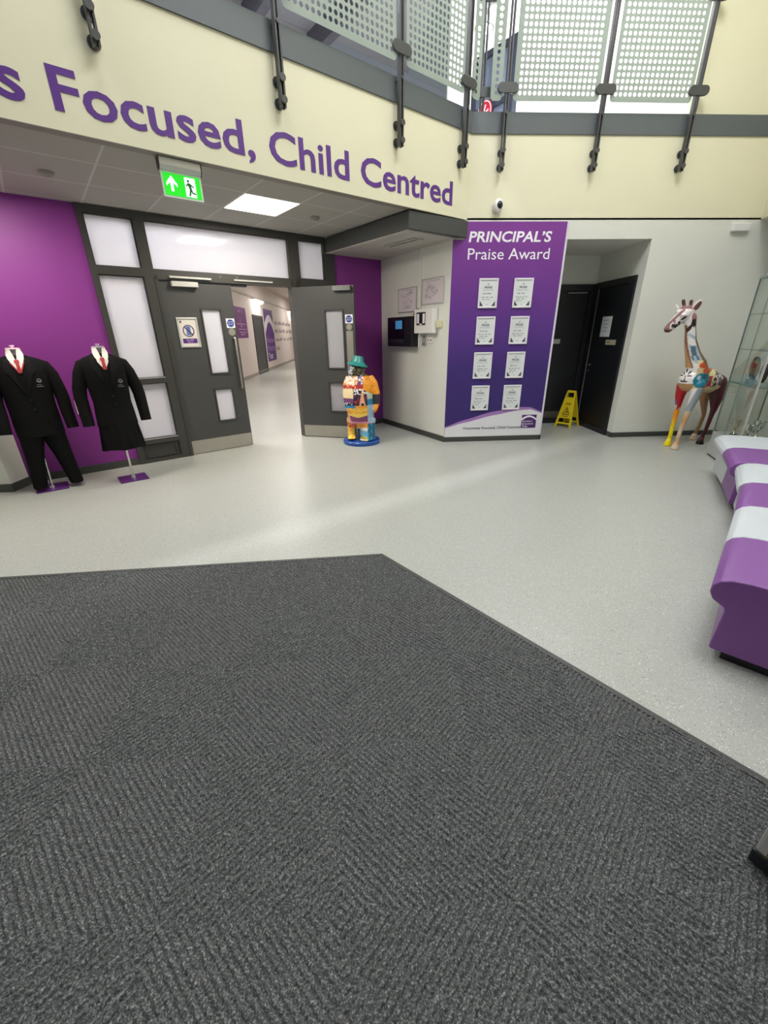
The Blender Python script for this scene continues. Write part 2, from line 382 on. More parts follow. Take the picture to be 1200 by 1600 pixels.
# facias below the gallery
struct('wall_facia_left', Geo().box(-5, XC * AU.x + YW * AU.y, 0, .1, ZC, 3.56), CREAM, M_FAC)
struct('wall_facia_right', Geo().box(XC, 5.13, 0, .1, ZC, 3.56), CREAM, M_R)
h = Vector((-math.cos(67 * D2R), -math.sin(67 * D2R), 0)); hn = Vector((0, 0, 1)).cross(h)
M_FR = mtx((5.12, 5.92, 0), h, hn)
struct('wall_facia_side', Geo().box(0, 8, 0, .12, ZC + .0, 7), CREAM, M_FR)
struct('wall_right', Geo().box(-.1, 6.2, .27, .39, 0, ZC), GREY, M_FR)
struct('ceiling_side', Geo().box(-.1, 9, .12, .4, ZC, ZC + .05), WHITE, M_FR)
# slate edge strip along the gallery floor
struct('trim_3', Geo().box(-5, XC * AU.x + YW * AU.y - .015, -.015, .1, 3.545, 3.735), STRIP, M_FAC)
struct('trim_4', Geo().box(XC - .005, 5.13, -.015, .1, 3.545, 3.735), STRIP, M_R)
struct('floor_gallery', Geo().prism([tuple(uv(-5, VF + .1)[:2]), (XC, YW + .1), (5.3, YW + .1), (5.3, 9), (XC - 1.5, 9), tuple(uv(-5, VF + 3)[:2])], 3.58, 3.72, 'z'), GREY)
struct('wall_gallery', Geo().box(3.93, 5.2, .02, .12, 3.735, 7), CREAM, M_R)
struct('wall_gallery_back', Geo().box(1.55, 7.2, 2.6, 2.7, 3.7, 7), mat('gallery_white', '#f1efec', .6, var=.01), M_R)
struct('wall_gallery_rear', Geo().box(-5, 4.4, 2.9, 3.0, 3.7, 7), mat('gallery_grey', '#a6a3ac', .6, var=.03), M_FAC)
struct('ceiling_gallery', Geo().prism([tuple(uv(-5, VF + .3)[:2]), (XC - .1, YW + .3), (XC - .4, 9), tuple(uv(-5, VF + 3.2)[:2])], 5.4, 5.5, 'z'), mat('gallery_ceiling', '#8d8994', .7, var=.03))
struct('ceiling', Geo().box(-8, 6.5, -3, 9.2, 7.0, 7.1), WHITE)
g = Geo()
for k in range(7): g.box(-1.5 + .95 * k, -1.38 + .95 * k, .5, 2.9, 5.16, 5.4)
struct('trim_5', g, mat('gallery_beam', '#55525e', .6, var=.03), M_FAC)
# shell behind the camera
struct('wall_back', Geo().box(-8, 6.6, -2.6, -2.45, 0, .3).box(-8, 6.6, -2.6, -2.45, 5.0, 7).box(-8, -3.1, -2.6, -2.45, .3, 5).box(3.5, 6.6, -2.6, -2.45, .3, 5), mat('entrance_wall_grey', '#7d7d7b', .6, var=.02))
struct('wall_far_left', Geo().box(-6.2, -6.05, -2.6, 4.3, 0, 7), WHITE)
struct('wall_far_right', Geo().box(6.5, 6.65, -2.6, 9.2, 0, 7), WHITE)
g = Geo()
for x in (-3.1, -1.45, .2, 1.85, 3.42): g.box(x, x + .08, -2.56, -2.48, .3, 5)
g.box(-3.1, 3.5, -2.56, -2.48, 2.3, 2.4)
win = struct('window_2', g, FRAME)
# corridor
struct('wall_corridor_left', Geo().box(4.6, 41, 0, .12, 0, 3.6), CORRW, M_COR)
struct('wall_corridor_right', Geo().box(.95, 1.07, 7.6, 41, 0, 3.6), CORRW)
struct('wall_corridor_end', Geo().box(-4.3, 1.1, 40.9, 41, 0, 3.6), CORRW)
struct('ceiling_corridor', Geo().prism([(-4.3, 4.6), tuple(uv(-1, VD + .1)[:2]), tuple(uv(4.7, VD + .1)[:2]), (1.1, 7.6), (1.1, 41), (-4.3, 41)], 3.5, 3.56, 'z'), CORRW)
struct('baseboard_corridor', Geo().box(4.7, 41, -.015, 0, 0, .12), mat('corridor_skirting', '#a39a93', .5, var=.02), M_COR)
struct('trim_6', Geo().box(4.7, 41, -.035, 0, 2.87, 2.93), mat('corridor_cornice', '#bdb2aa', .5, var=.02), M_COR)

# skirtings
struct('baseboard_left', Geo().box(-.46, .70, -.015, 0, 0, .085).box(3.76, 4.645, -.015, 0, 0, .085), SKIRT, M_DOOR)
struct('baseboard_pier', Geo().prism([(-3.672, 4.262), (-6.2, 4.215), (-6.2, 4.235), (-3.69, 4.28)], 0, .085, 'z').prism([(-3.672, 4.262), (-3.69, 4.28), (-3.685, 4.505), (-3.665, 4.505)], 0, .085, 'z'), SKIRT)
struct('baseboard_alcove', Geo().box(.01, LW + .008, -.015, 0, 0, .08), SKIRT, M_ALC)
struct('baseboard_right', Geo().box(3.745, 6.5, -.015, 0, 0, .07).box(3.735, 3.75, -.015, .12, 0, .07), SKIRT, M_R)
struct('baseboard_banner', Geo().box(1.2, 2.65, -.018, .012, 0, .07).box(2.64, 2.655, -.018, .12, 0, .07), SKIRT, M_R)
struct('trim_7', Geo().box(LW - .012, LW + .003, -.006, .01, .08, 2.54), WHITE, M_ALC)
struct('trim_8', Geo().box(2.625, 2.652, -.012, .02, .07, 2.715), mat('banner_edge_white', '#dcd8e2', .5, var=.02), M_R)

# ------------------------------------------------------------------ entrance mat
PC, PL, PR = Vector((.118, 2.603)), Vector((-3.6, 2.446)), Vector((1.9, .174))
poly = [PC, PL, Vector((-3.6, -1.3)), Vector((1.9, -1.3)), PR]
def edge_d(px, py, a, b):        # signed distance, positive inside (right hand side when walking a -> b reversed)
    dx, dy = b.x - a.x, b.y - a.y; L = math.hypot(dx, dy); return ((px - a.x) * -dy + (py - a.y) * dx) / L
st = .004
xs = np.arange(-3.3, 1.85, st); ys = np.arange(-.35, 2.62, st)
X, Y = np.meshgrid(xs, ys)
P = .98; tri = lambda q: np.abs((q / P + .5) % 1 - .5) * P
KX, KY = -.105, 1.578           # a diamond centre
q = tri(X - KX) + tri(Y - KY)
rib = .5 + .5 * np.cos(2 * math.pi * q / .0272)
rng = np.random.default_rng(3)
def blocky(k):
    a = rng.normal(0, 1, (X.shape[0] // k + 2, X.shape[1] // k + 2)); return np.kron(a, np.ones((k, k)))[:X.shape[0], :X.shape[1]]
rib = .5 + .5 * np.cos(2 * math.pi * (q + .0015 * blocky(3)) / .0272)
Z = .0035 + .0098 * np.clip(rib * 1.55 - .12, 0, 1) ** .6 * (1 + .16 * blocky(3)) + rng.normal(0, .0008, X.shape)
dl = edge_d(X, Y, PC, PL); dr = -edge_d(X, Y, PC, PR)
idx = np.arange(X.size).reshape(X.shape)
cx, cy = X[:-1, :-1], Y[:-1, :-1]
ok = (np.abs(cx - .1) < 1.5 + .85 * np.maximum(cy, 0)) & (edge_d(cx, cy, PC, PL) > .02) & (-edge_d(cx, cy, PC, PR) > .02)
quads = np.stack([idx[:-1, :-1], idx[:-1, 1:], idx[1:, 1:], idx[1:, :-1]], -1)[ok]
me = bpy.data.meshes.new('ribbed_pile')
used = np.unique(quads); rem = -np.ones(X.size, int); rem[used] = np.arange(used.size); quads = rem[quads]
co = np.stack([X.ravel(), Y.ravel(), Z.ravel()], -1)[used]
me.vertices.add(len(co)); me.vertices.foreach_set('co', co.ravel())
me.loops.add(quads.size); me.loops.foreach_set('vertex_index', quads.ravel())
me.polygons.add(len(quads)); me.polygons.foreach_set('loop_start', np.arange(0, quads.size, 4))
me.polygons.foreach_set('use_smooth', np.ones(len(quads), bool))
me.update(calc_edges=True); me.materials.append(CARPET)
mat_thing = thing('entrance_mat', 'large charcoal ribbed entrance mat with diamond pattern covering the near floor', 'mat', T(0, 0, 0))
finish(bpy.data.objects.new('ribbed_pile', me), mat_thing)
obj('backing', Geo().prism([tuple(p) for p in poly], .0005, .006, 'z'), CARPET, mat_thing)
def strip_poly(a, b, wd):
    d = (b - a).normalized(); n = Vector((-d.y, d.x)); return [tuple(a), tuple(b), tuple(b + n * wd), tuple(a + n * wd)]
EDGE = mat('mat_edge', '#3f403d', .5, var=.05)
obj('edge_trim', Geo().prism(strip_poly(PC, PL, .026), .0005, .013, 'z').prism(strip_poly(PC, PR, -.03), .0005, .013, 'z'), EDGE, mat_thing, bevel=.003)

# ------------------------------------------------------------------ glazed screen and double doors
fr = Geo(); Y0, Y1 = -.03, .10
for a, b, c, d in ((.70, .756, 0, ZC - .002), (1.20, 1.31, 0, ZC - .002), (1.30, 1.342, 0, 2.12), (3.03, 3.19, 2.10, ZC - .002), (3.04, 3.10, 0, 2.12), (3.60, 3.76, 0, 2.535), (3.58, 3.615, 2.53, ZC - .002), (3.19, 3.59, 2.66, ZC - .002),
                   (.756, 1.20, 2.655, ZC - .002), (1.31, 3.06, 2.655, ZC - .002), (.756, 1.20, 2.105, 2.185), (1.31, 3.06, 2.087, 2.185), (3.10, 3.60, 2.10, 2.20),
                   (.756, 1.20, .96, 1.022), (.756, 1.20, .235, .295), (.756, 1.20, 0, .045), (3.10, 3.60, 0, .3), (3.1, 3.6, .95, 1.02)):
    fr.box(a, b, Y0, Y1, c, d)
fr.box(.756, 1.20, 0, .06, .045, .235); fr.frame(.80, 1.16, .06, .22, .012, -.012, 0)
scr = struct('window_1', fr, FRAME, M_DOOR)
for a, b, c, d in ((.756, 1.20, 2.185, 2.655), (.756, 1.20, 1.022, 2.105), (.756, 1.20, .295, .96), (1.31, 3.06, 2.185, 2.655), (3.19, 3.59, 2.20, 2.66), (3.10, 3.60, 1.02, 2.10), (3.10, 3.60, .3, .95)):
    obj('pane', Geo().box(a, b, .025, .037, c, d), FROST, scr)
    obj('glazing_bead', Geo().frame(a, b, c, d, .008, -.012, .025), mat('bead_dark', '#2b2a28', .5, var=.03), scr)
obj('sill_bead', Geo().box(.756, 1.2, -.034, -.02, 1.018, 1.026).box(.756, 1.2, -.034, -.02, .291, .299), ALU, scr)
CERTB = mat('blue_phone', '#5a74b4', .5, var=.03)
def door_leaf(name, M, wd, v1, v2, v3, flip=False):
    """charcoal leaf, x from hinge to free edge, room face at y=0"""
    g = Geo(); ht = 2.085; (a, b) = v1; yb = .045
    zs = (.01, v3[0], v3[1], v2[0], v2[1], ht)
    g.box(.004, a, 0, yb, .01, ht); g.box(b, wd, 0, yb, .01, ht)
    g.box(a, b, 0, yb, .01, v3[0]); g.box(a, b, 0, yb, v3[1], v2[0]); g.box(a, b, 0, yb, v2[1], ht)
    d = struct(name, g, DOORM, M)
    for lo, hi in (v2, v3):
        obj('vision_panel', Geo().box(a, b, .018, .028, lo, hi), FROST, d)
        obj('panel_bead', Geo().frame(a - .018, b + .018, lo - .018, hi + .018, .018, -.012, 0), FRAME, d)
    obj('kick_plate', Geo().box(.012, wd - .008, -.004, 0, .012, .185), STEEL, d)
    return d
HL = 1.338
dl_ = door_leaf('door_1', M_DOOR @ T(HL, -.0, 0), .85, (1.778 - HL, 2.0 - HL), (1.03, 1.782), (.41, .815))
obj('pull_handle', Geo().tube([(.785, 0, 1.45), (.785, -.06, 1.45), (.787, -.066, 1.435), (.79, -.066, .835), (.79, -.06, .82), (.79, 0, .82)], .0125, 12), STEEL, dl_, smooth=True)
obj('door_plate', Geo().disc((.78, 1.525), .045, -.005, 0), STEEL, dl_)
obj('door_closer', Geo().box(.13, .43, -.07, -.002, 2.02, 2.075), ALU, dl_, bevel=.004)
obj('closer_arm', Geo().box(.125, .60, -.06, -.034, 2.108, 2.128), ALU, dl_)
obj('hinge', Geo().cyl((0, -.008, 1.82), (0, -.008, 1.94), .008).cyl((0, -.008, 1.45), (0, -.008, 1.57), .008).cyl((0, -.008, .22), (0, -.008, .34), .008), STEEL, dl_, smooth=True)
dd = (AU * .6137 - AV * .7896).normalized(); M_DR = mtx(uv(3.03, VD - .02), dd, Vector((0, 0, 1)).cross(dd))
dr_ = door_leaf('door_2', M_DR, .90, (.478, .728), (1.03, 1.785), (.41, .815))
obj('push_plate', Geo().box(.775, .87, -.004, 0, .75, 1.52), STEEL, dr_)
obj('door_plate', Geo().disc((.82, 1.57), .042, -.005, 0), STEEL, dr_)
obj('door_closer', Geo().box(.62, .87, -.06, -.002, 2.02, 2.08), CHROME, dr_, bevel=.004)
obj('closer_track', Geo().box(2.23, 2.75, -.045, -.03, 2.118, 2.136), ALU, scr)
obj('lock_keep', Geo().box(2.2, 2.4, -.005, .06, 2.06, 2.10), BLACKP, scr)
obj('fixing_screw', Geo().disc((2.06, 2.15), .008, -.036, -.03, 10).disc((2.27, 2.155), .008, -.036, -.03, 10), CHROME, scr)
def fire_sticker(M, cx, cz, label):
    t = thing('door_sticker', label, 'sign', M @ T(cx, -.0005, cz), 'blue fire door stickers')
    obj('backing', Geo().box(-.055, .055, -.0015, 0, -.056, .056), WLETTER, t)
    obj('blue_disc', Geo().disc((0, 0), .046, -.0025, -.0015), BLUEM, t)
    g = text_geo('FIRE DOOR', 0, .008, -.0025, .072, .014, align='C', thick=.001); text_geo('KEEP SHUT', 0, -.018, -.0025, .072, .014, align='C', thick=.001, geo=g)
    obj('lettering', g, WLETTER, t)
fire_sticker(M_DOOR @ T(HL, 0, 0), .778, 1.63, 'square white sticker with blue round fire door notice on closed left door')
fire_sticker(M_DR, .82, 1.672, 'square white sticker with blue round fire door notice on open right door')
# no mobile phones notice
t = thing('phone_notice', 'silver framed no mobile phones notice on the left charcoal door', 'sign', M_DOOR @ T(1.576, -.001, 1.522))
obj('snap_frame', Geo().frame(-.122, .122, -.17, .17, .022, -.014, 0), ALU, t, bevel=.003)
obj('sheet', Geo().box(-.102, .102, -.006, 0, -.15, .15), mat('cream_sheet', '#e0dad2', .6, var=.01), t)
g = Geo().ring((0, .02), .058, .068, -.009, -.006).prism([(-.05, .062), (-.042, .07), (.05, -.022), (.042, -.03)], -.0095, -.006)
obj('prohibition_ring', g, mat('dark_violet_print', '#3f2a58', .6, var=.03), t)
obj('phone_symbol', Geo().prism(rrect(-.024, .024, -.028, .07, .006), -.008, -.006), CERTB, t)
g = Geo().box(-.085, .085, -.008, -.006, -.122, -.068); obj('caption_band', g, LETTER, t)
g = text_geo('No mobile', 0, -.09, -.008, .085, .014, align='C', thick=.001); text_geo('Phones', 0, -.113, -.008, .06, .014, align='C', thick=.001, geo=g); obj('lettering', g, WLETTER, t)
obj('crest', Geo().box(-.088, -.066, -.008, -.006, .108, .132), INK, t)

# ------------------------------------------------------------------ corridor beyond
COR_P = mat('corridor_purple', '#7a3585', .5, var=.03)
def logo_square(g, x0, x1, z0, z1, y, m_arc):
    """white swoosh arching over the upper part of a logo square"""
    n = 16; wd = x1 - x0; ht = z1 - z0; up = []; lo = []
    for i in range(n + 1):
        f = i / n; x = x0 + wd * f; q = math.sin(math.pi * (.12 + .8 * f))
        up.append((x, z0 + ht * (.55 + .36 * q))); lo.append((x, z0 + ht * (.44 + .33 * math.sin(math.pi * (.05 + .9 * f)))))
    for i in range(n): g.prism([lo[i], lo[i + 1], up[i + 1], up[i]], y - .001, y, 'y', m_arc)
t = thing('corridor_poster', 'purple information poster on the corridor wall, seen beside the left door', 'poster', M_COR @ T(16.4, -.002, 1.92))
obj('sheet', Geo().box(-.75, .75, -.01, 0, -.5, .5), COR_P, t)
g = Geo(); logo_square(g, -.35, .05, .2, .42, -.01, 0)
for k in range(4): scribble(g, -.3, .1, .12 - .075 * k, .04, -.01, 0, 1, k)
obj('logo', g, mat('pale_violet_print', '#b58fc0', .5, var=.02), t)
g = Geo()
for k, (a, b, z) in enumerate(((-.6, .6, -.06), (-.15, .2, -.14), (-.5, .6, -.23), (-.45, .6, -.33), (-.25, .3, -.41))): scribble(g, a, b, z, .04, -.01, 0, max(1, int((b - a) * 4)), 20 + k)
obj('lettering', g, mat('pink_white_print', '#efd3ee', .5, var=.02), t)
t = thing('corridor_logo_board', 'tall purple logo board with white swoosh beyond the corridor doorway', 'sign', M_COR @ T(21.38, -.002, 1.49))
obj('board', Geo().box(-1.0, 1.0, -.012, 0, -1.1, 1.1), LETTER, t)
g = Geo(); n = 18
for i in range(n):
    P1 = lambda f, r, c: (-1 + 2 * f, c + r * math.sin(math.pi * (.08 + .84 * f)))
    f0_, f1_ = i / n, (i + 1) / n
    g.prism([P1(f0_, .62, -.05), P1(f1_, .62, -.05), P1(f1_, .5, .38), P1(f0_, .5, .38)], -.014, -.012, 'y')
obj('swoosh', g, WLETTER, t)
g = text_geo('Northern', 0, -.32, -.012, 1.6, .26, align='C'); text_geo('Education', 0, -.66, -.012, 1.6, .26, align='C', geo=g); obj('lettering', g, mat('lilac_print', '#a488bd', .5, var=.02), t)
g = text_geo('Trust', -.8, -1.0, -.012, .9, .26); obj('trust_lettering', g, WLETTER, t)
t = thing('wall_lettering', 'mauve block of small wall lettering far along the corridor wall', 'lettering', M_COR @ T(0, -.001, 0))
for k, (z, x1) in enumerate(((2.0, 28.2), (1.62, 28.4), (1.22, 28.4), (.80, 23.8))):
    g = Geo(); scribble(g, 22.75, x1, z, .20, 0, 0, max(1, int((x1 - 22.7) * 1.0)), 50 + k); obj('text_line', g, mat('mauve_vinyl', '#85707f', .5, var=.04), t)
g = Geo().frame(18.15, 20.02, 0, 2.26, .09, -.03, .02); d3 = struct('door_3', g.box(18.24, 19.93, -.012, .02, .01, 2.17), mat('corridor_door', '#3c3e40', .4, var=.04), M_COR)
for k, y in enumerate((19.05, 28.2)):
    t = thing('wall_light', ['glowing wall light above the dark corridor door', 'distant glowing wall light far along the corridor'][k], 'light', T(-4.148, y, 2.76))
    obj('housing', Geo().box(0, .2, -.85, .85, .04, .07), WPLA, t); obj('diffuser', Geo().prism([(.0, .04), (.19, .04), (.12, -.05), (0, -.05)], -.8, .8, 'y'), emis('corridor_diffuser', '#fff1df', 6) if k == 0 else MATS['corridor_diffuser'], t)
for k, (x, y) in enumerate(((-2.2, 15.2), (-1.95, 16.4))):
    t = thing('ceiling_spotlight', ['small dark spotlight on corridor ceiling, nearer one', 'small dark spotlight on corridor ceiling, farther one'][k], 'light', T(x, y, 3.5))
    obj('body', Geo().cyl((0, 0, 0), (0, 0, -.06), .025).cyl((0, 0, -.06), (.04, -.06, -.16), .045), BLACKP, t, smooth=True)

# ------------------------------------------------------------------ alcove equipment
def plan_board(xc, zc, wd, ht, label, seed):
    t = thing('floor_plan', label, 'notice', M_ALC @ T(xc, -.001, zc), 'framed plans on the alcove wall')
    obj('frame', Geo().frame(-wd / 2, wd / 2, -ht / 2, ht / 2, .012, -.018, 0), ALU, t, bevel=.002)
    g = Geo().box(-wd / 2 + .01, wd / 2 - .01, -.008, 0, -ht / 2 + .01, ht / 2 - .01, 0); rnd = random.Random(seed)
    scribble(g, -wd * .33, wd * .33, ht * .38, .012, -.008, 1, 5, seed)
    for k in range(26):
        a, b = rnd.uniform(-.36, .2) * wd, rnd.uniform(-.38, .26) * ht; c, d = rnd.uniform(.04, .16) * wd, rnd.uniform(.04, .12) * ht
        g.frame(a, a + c, b, b + d, .003, -.0095, -.008, 1 if k % 3 else 2)
    obj('sheet', g, [mat('plan_sheet', '#d9d0d4', .5, var=.01), INKG, mat('pink_ink', '#c9a6b4', .6)], t)
plan_board(LW - .985, 1.93, .49, .325, 'framed floor plan above the black access terminal', 3)
plan_board(LW - .368, 2.0, .49, .315, 'larger looking framed floor plan above the white alarm panel, near the banner', 8)
t = thing('access_terminal', 'black wall terminal box with blue lit screen', 'terminal', M_ALC @ T(LW - 1.02, -.001, 1.50))
obj('case', Geo().box(-.335, .335, -.13, 0, -.205, .205), BLACKP, t, bevel=.008)
obj('recess', Geo().box(-.29, .13, -.134, -.13, -.14, .165), mat('terminal_glass', '#07080b', .15), t)
obj('tray', Geo().box(-.29, .14, -.145, -.13, -.155, -.10), mat('terminal_grey', '#26272b', .4), t)
obj('screen', Geo().box(-.09, .09, -.138, -.134, .04, .155), emis('blue_screen', '#3f7fae', .45), t)
obj('key_switch', Geo().disc((.255, -.02), .012, -.136, -.13), CHROME, t)
t = thing('fire_alarm_unit', 'white fire alarm panel with dark vertical display strip', 'alarm panel', M_ALC @ T(LW - .455, -.001, 1.63))
obj('case', Geo().box(-.212, .212, -.10, 0, -.155, .155), WPLA, t, bevel=.006)
obj('display', Geo().box(-.15, .06, -.103, -.10, -.05, .115), BLACKP, t)
obj('indicator_strip', Geo().box(-.135, -.085, -.105, -.103, -.025, .095).box(0, .048, -.105, -.103, -.025, .095).box(-.075, -.015, -.105, -.103, -.045, -.03), WLETTER, t)
obj('cable_box', Geo().box(LW - .235, LW - .135, -.04, -.001, 1.545, 1.635), mat('cream_plastic', '#d9d3ae', .5, var=.02), None, M_ALC, bevel=.004, label='small cream junction box right of the white alarm panel', cat='junction box')
t = thing('key_switch_plate', 'narrow steel plate under the white alarm panel', 'switch', M_ALC @ T(LW - .545, -.001, 1.375))
obj('plate', Geo().frame(-.055, .055, -.075, .075, .012, -.012, 0).box(-.043, .043, -.006, 0, -.063, .063), ALU, t); obj('key_hole', Geo().disc((0, -.04), .01, -.012, -.006), INK, t); obj('indicator', Geo().disc((0, .05), .012, -.012, -.006), INK, t)
t = thing('wall_socket', 'white double switch plate low right under the alarm panel', 'switch', M_ALC @ T(LW - .40, -.001, 1.385))
obj('plate', Geo().box(-.075, .075, -.012, 0, -.04, .04), WPLA, t, bevel=.003); obj('rocker', Geo().box(-.045, -.02, -.015, -.012, -.012, .014), INKG, t); obj('rocker', Geo().box(.02, .045, -.015, -.012, -.012, .014), INKG, t)
obj('cable_trunking', Geo().box(LW - .665, LW - .635, -.018, -.001, 1.79, 2.535), WPLA, None, M_ALC, label='slim pale vertical trunking running from soffit to the alarm panel', cat='trunking')
obj('cable_trunking', Geo().box(LW - .68, LW - .645, -.016, -.001, 1.285, 1.47), WPLA, None, M_ALC, label='short pale trunking below the alarm panel beside the black terminal', cat='trunking')
obj('alarm_cable', Geo().tube([(LW - .74, -.06, 1.715), (LW - .72, -.06, 1.75), (LW - .70, -.04, 1.77), (LW - .69, -.012, 1.81)], .006, 8), mat('red_cable', '#b02a22', .5), None, M_ALC, smooth=True, label='short red cable between the black terminal and the alarm panel', cat='cable')

# ------------------------------------------------------------------ principal's praise banner
ban = thing('award_banner', 'tall purple praise award wall banner with white foot', 'banner', M_R)
obj('print', Geo().prism([(1.212, .07), (1.212, 2.525), (1.36, 2.525), (1.36, 2.712), (2.626, 2.712), (2.626, .07)], -.012, -.0005), BANNER, ban)
def swt(x):       # crest of the white swoosh
    pts = ((1.205, .215), (1.5, .29), (1.91, .385), (2.28, .452), (2.45, .457), (2.63, .40))
    for (a, b), (c, d) in zip(pts, pts[1:]):
        if x <= c: f = (x - a) / (c - a); return b + (d - b) * (f * f * (3 - 2 * f) * .35 + f * .65)
    return pts[-1][1]
g = Geo(); n = 48; g2 = Geo()
for i in range(n):
    a, b = 1.2125 + 1.413 * i / n, 1.2125 + 1.413 * (i + 1) / n
    g.prism([(a, .0705), (b, .0705), (b, swt(b) - .01), (a, swt(a) - .01)], -.0135, -.012)
    ba = .005 + .035 * math.sin(math.pi * min(1, i / n)); bb = .005 + .035 * math.sin(math.pi * min(1, (i + 1) / n))
    g2.prism([(a, swt(a) - .012), (b, swt(b) - .012), (b, swt(b) + bb), (a, swt(a) + ba)], -.0145, -.0135 + .0015)
obj('white_foot', g, mat('banner_white', '#e2e2e6', .5, var=.01), ban)
obj('swoosh', g2, mat('banner_lilac', '#a377b8', .5, var=.03), ban)
g = text_geo('PRINCIPAL’S', 1.405, 2.503, -.012, 1.04, .108, bold=.022, shear=.12); obj('title', g, WLETTER, ban)
g = text_geo('Praise Award', 1.405, 2.315, -.012, 1.04, .122); obj('subtitle', g, WLETTER, ban)
g = text_geo('Outcomes Focused, Child Centred', 1.478, .178, -.0135, .855, .034, bold=.012); obj('strapline', g, mat('dark_plum_print', '#4c3a5c', .5, var=.03), ban)
g = Geo().box(2.34, 2.558, -.0155, -.0135, .178, .368); obj('logo', g, mat('logo_purple', '#4b1f6b', .5, var=.03), ban)
g = Geo(); logo_square(g, 2.34, 2.558, .2, .375, -.0155, 0)
text_geo('Northern', 2.352, .265, -.0155, .15, .024, geo=g); text_geo('Education', 2.352, .228, -.0155, .165, .024, geo=g); text_geo('Trust', 2.352, .192, -.0155, .082, .024, bold=.02, geo=g)
obj('logo_lettering', g, WLETTER, ban)
rows = ('top row', 'second row from top', 'third row from top', 'bottom row')
for r, zc in enumerate((1.936, 1.495, 1.056, .621)):
    for c, xc in enumerate((1.696, 2.153)):
        t = thing('certificate_frame', 'white framed praise certificate on the purple banner, %s column, %s' % (('left', 'right')[c], rows[r]), 'certificate', M_R @ T(xc, -.0148, zc), 'framed certificates on the purple banner')
        obj('frame', Geo().frame(-.126, .126, -.171, .171, .02, -.016, 0), WFRAME, t, bevel=.004)
        g = Geo().box(-.108, .108, -.006, 0, -.153, .153, 0)
        g.prism([(-.1, -.145), (-.055, -.145), (-.075, -.12), (-.1, -.085)], -.0072, -.006, 'y', 1); g.prism([(.1, -.145), (.055, -.145), (.075, -.12), (.1, -.085)], -.0072, -.006, 'y', 1)
        g.prism([(0, .118), (-.007, .1), (.007, .1)], -.0072, -.006, 'y', 1)
        text_geo('PRAISE', 0, .058, -.006, .10, .022, bold=.02, align='C', thick=.001, mi=1, geo=g)
        scribble(g, -.03, .03, .086, .006, -.006, 2, 2, 5); scribble(g, -.075, .075, .042, .006, -.006, 2, 5, 2); scribble(g, -.07, .07, .03, .006, -.006, 2, 5, 9)
        scribble(g, -.07, .05, -.008 - .002 * r, .014, -.006, 1, 2, r * 2 + c)
        scribble(g, -.082, .082, -.048, .012, -.006, 1, 3 + (r + c) % 2, 11 + r * 2 + c); scribble(g, -.07, .03 + .02 * ((r + c) % 3), -.072, .011, -.006, 1, 2, 31 + r * 2 + c)
        if (r + c) % 2: scribble(g, -.075, .0, -.094, .010, -.006, 1, 2, 71 + r)
        scribble(g, -.012, .014, -.135, .012, -.006, 2, 1, 3)
        obj('certificate', g, [PAPER, INK, INKG], t)

# ------------------------------------------------------------------ facia lettering, cameras, exit sign, ceiling fittings
txtm = 'Outcomes Focused, Child Centred'
full = text_geo(txtm, 0, 0, 0, None, .228, bold=.016); tail = text_geo('Focused, Child Centred', 0, 0, 0, None, .228, bold=.016)
wf = max(v[0] for v in full.v) - min(v[0] for v in full.v); wt = max(v[0] for v in tail.v) - min(v[0] for v in tail.v)
W = 3.738 * wf / wt
t = thing('facia_lettering', 'big purple lettering along the cream facia above the doors', 'lettering', M_FAC @ T(0, -.001, 0))
x_end = 4.258; sc_ = 3.738 / wt
for wd in ('Outcomes', 'Focused,', 'Child', 'Centred'):
    # offset of this word inside the full line
    off = wf - max(v[0] for v in text_geo(txtm[txtm.index(wd):], 0, 0, 0, None, .228, bold=.016).v)
    ww = max(v[0] for v in text_geo(wd, 0, 0, 0, None, .228, bold=.016).v)
    obj('word', text_geo(wd, x_end - W + off * sc_, 2.838, 0, ww * sc_, .222, bold=.016, thick=.003), LETTER, t)
t = thing('exit_sign', 'green lit emergency exit sign hanging from the recess ceiling', 'exit sign', M_FAC @ T(1.262, .07, 2.724))
obj('housing', Geo().prism([(-.03, 0), (.035, 0), (.035, -.05), (.02, -.078), (-.012, -.078), (-.03, -.05)], -.153, .153, 'x'), ALU, t, bevel=.004)
for xa, xb in ((-.158, -.153), (.153, .158)): obj('end_cap', Geo().prism([(-.032, 0), (.037, 0), (.037, -.051), (.021, -.08), (-.013, -.08), (-.032, -.051)], xa, xb, 'x'), BLACKP, t)
obj('acrylic_blade', Geo().box(-.15, .15, 0, .008, -.245, -.078), mat('acrylic', '#c4d6c4', .2, emit=.15), t)
GRN = emis('exit_green', '#0fd018', .85); EW = emis('exit_white', '#eafff2', 1.0)
obj('green_panel', Geo().box(-.137, .137, -.002, 0, -.232, -.09), GRN, t)
g = Geo().prism([(-.08, -.105), (-.04, -.155), (-.04, -.175), (-.07, -.147), (-.07, -.205), (-.09, -.205), (-.09, -.147), (-.12, -.175), (-.12, -.155)], -.004, -.002)
g.box(.018, .098, -.004, -.002, -.225, -.10); obj('pictogram', g, EW, t)
g = Geo().disc((.045, -.122), .009, -.006, -.004, 12)
for pts in (((.035, -.135), (.06, -.135), (.066, -.175), (.05, -.18)), ((.058, -.138), (.085, -.155), (.081, -.162), (.055, -.148)), ((.04, -.138), (.022, -.152), (.026, -.158), (.045, -.148)), ((.05, -.175), (.066, -.175), (.048, -.222), (.038, -.218)), ((.058, -.17), (.068, -.178), (.072, -.192), (.095, -.196), (.095, -.205), (.064, -.202))): g.prism(list(pts), -.006, -.004)
obj('running_figure', g, mat('exit_dark_green', '#087a2c', .5), t)
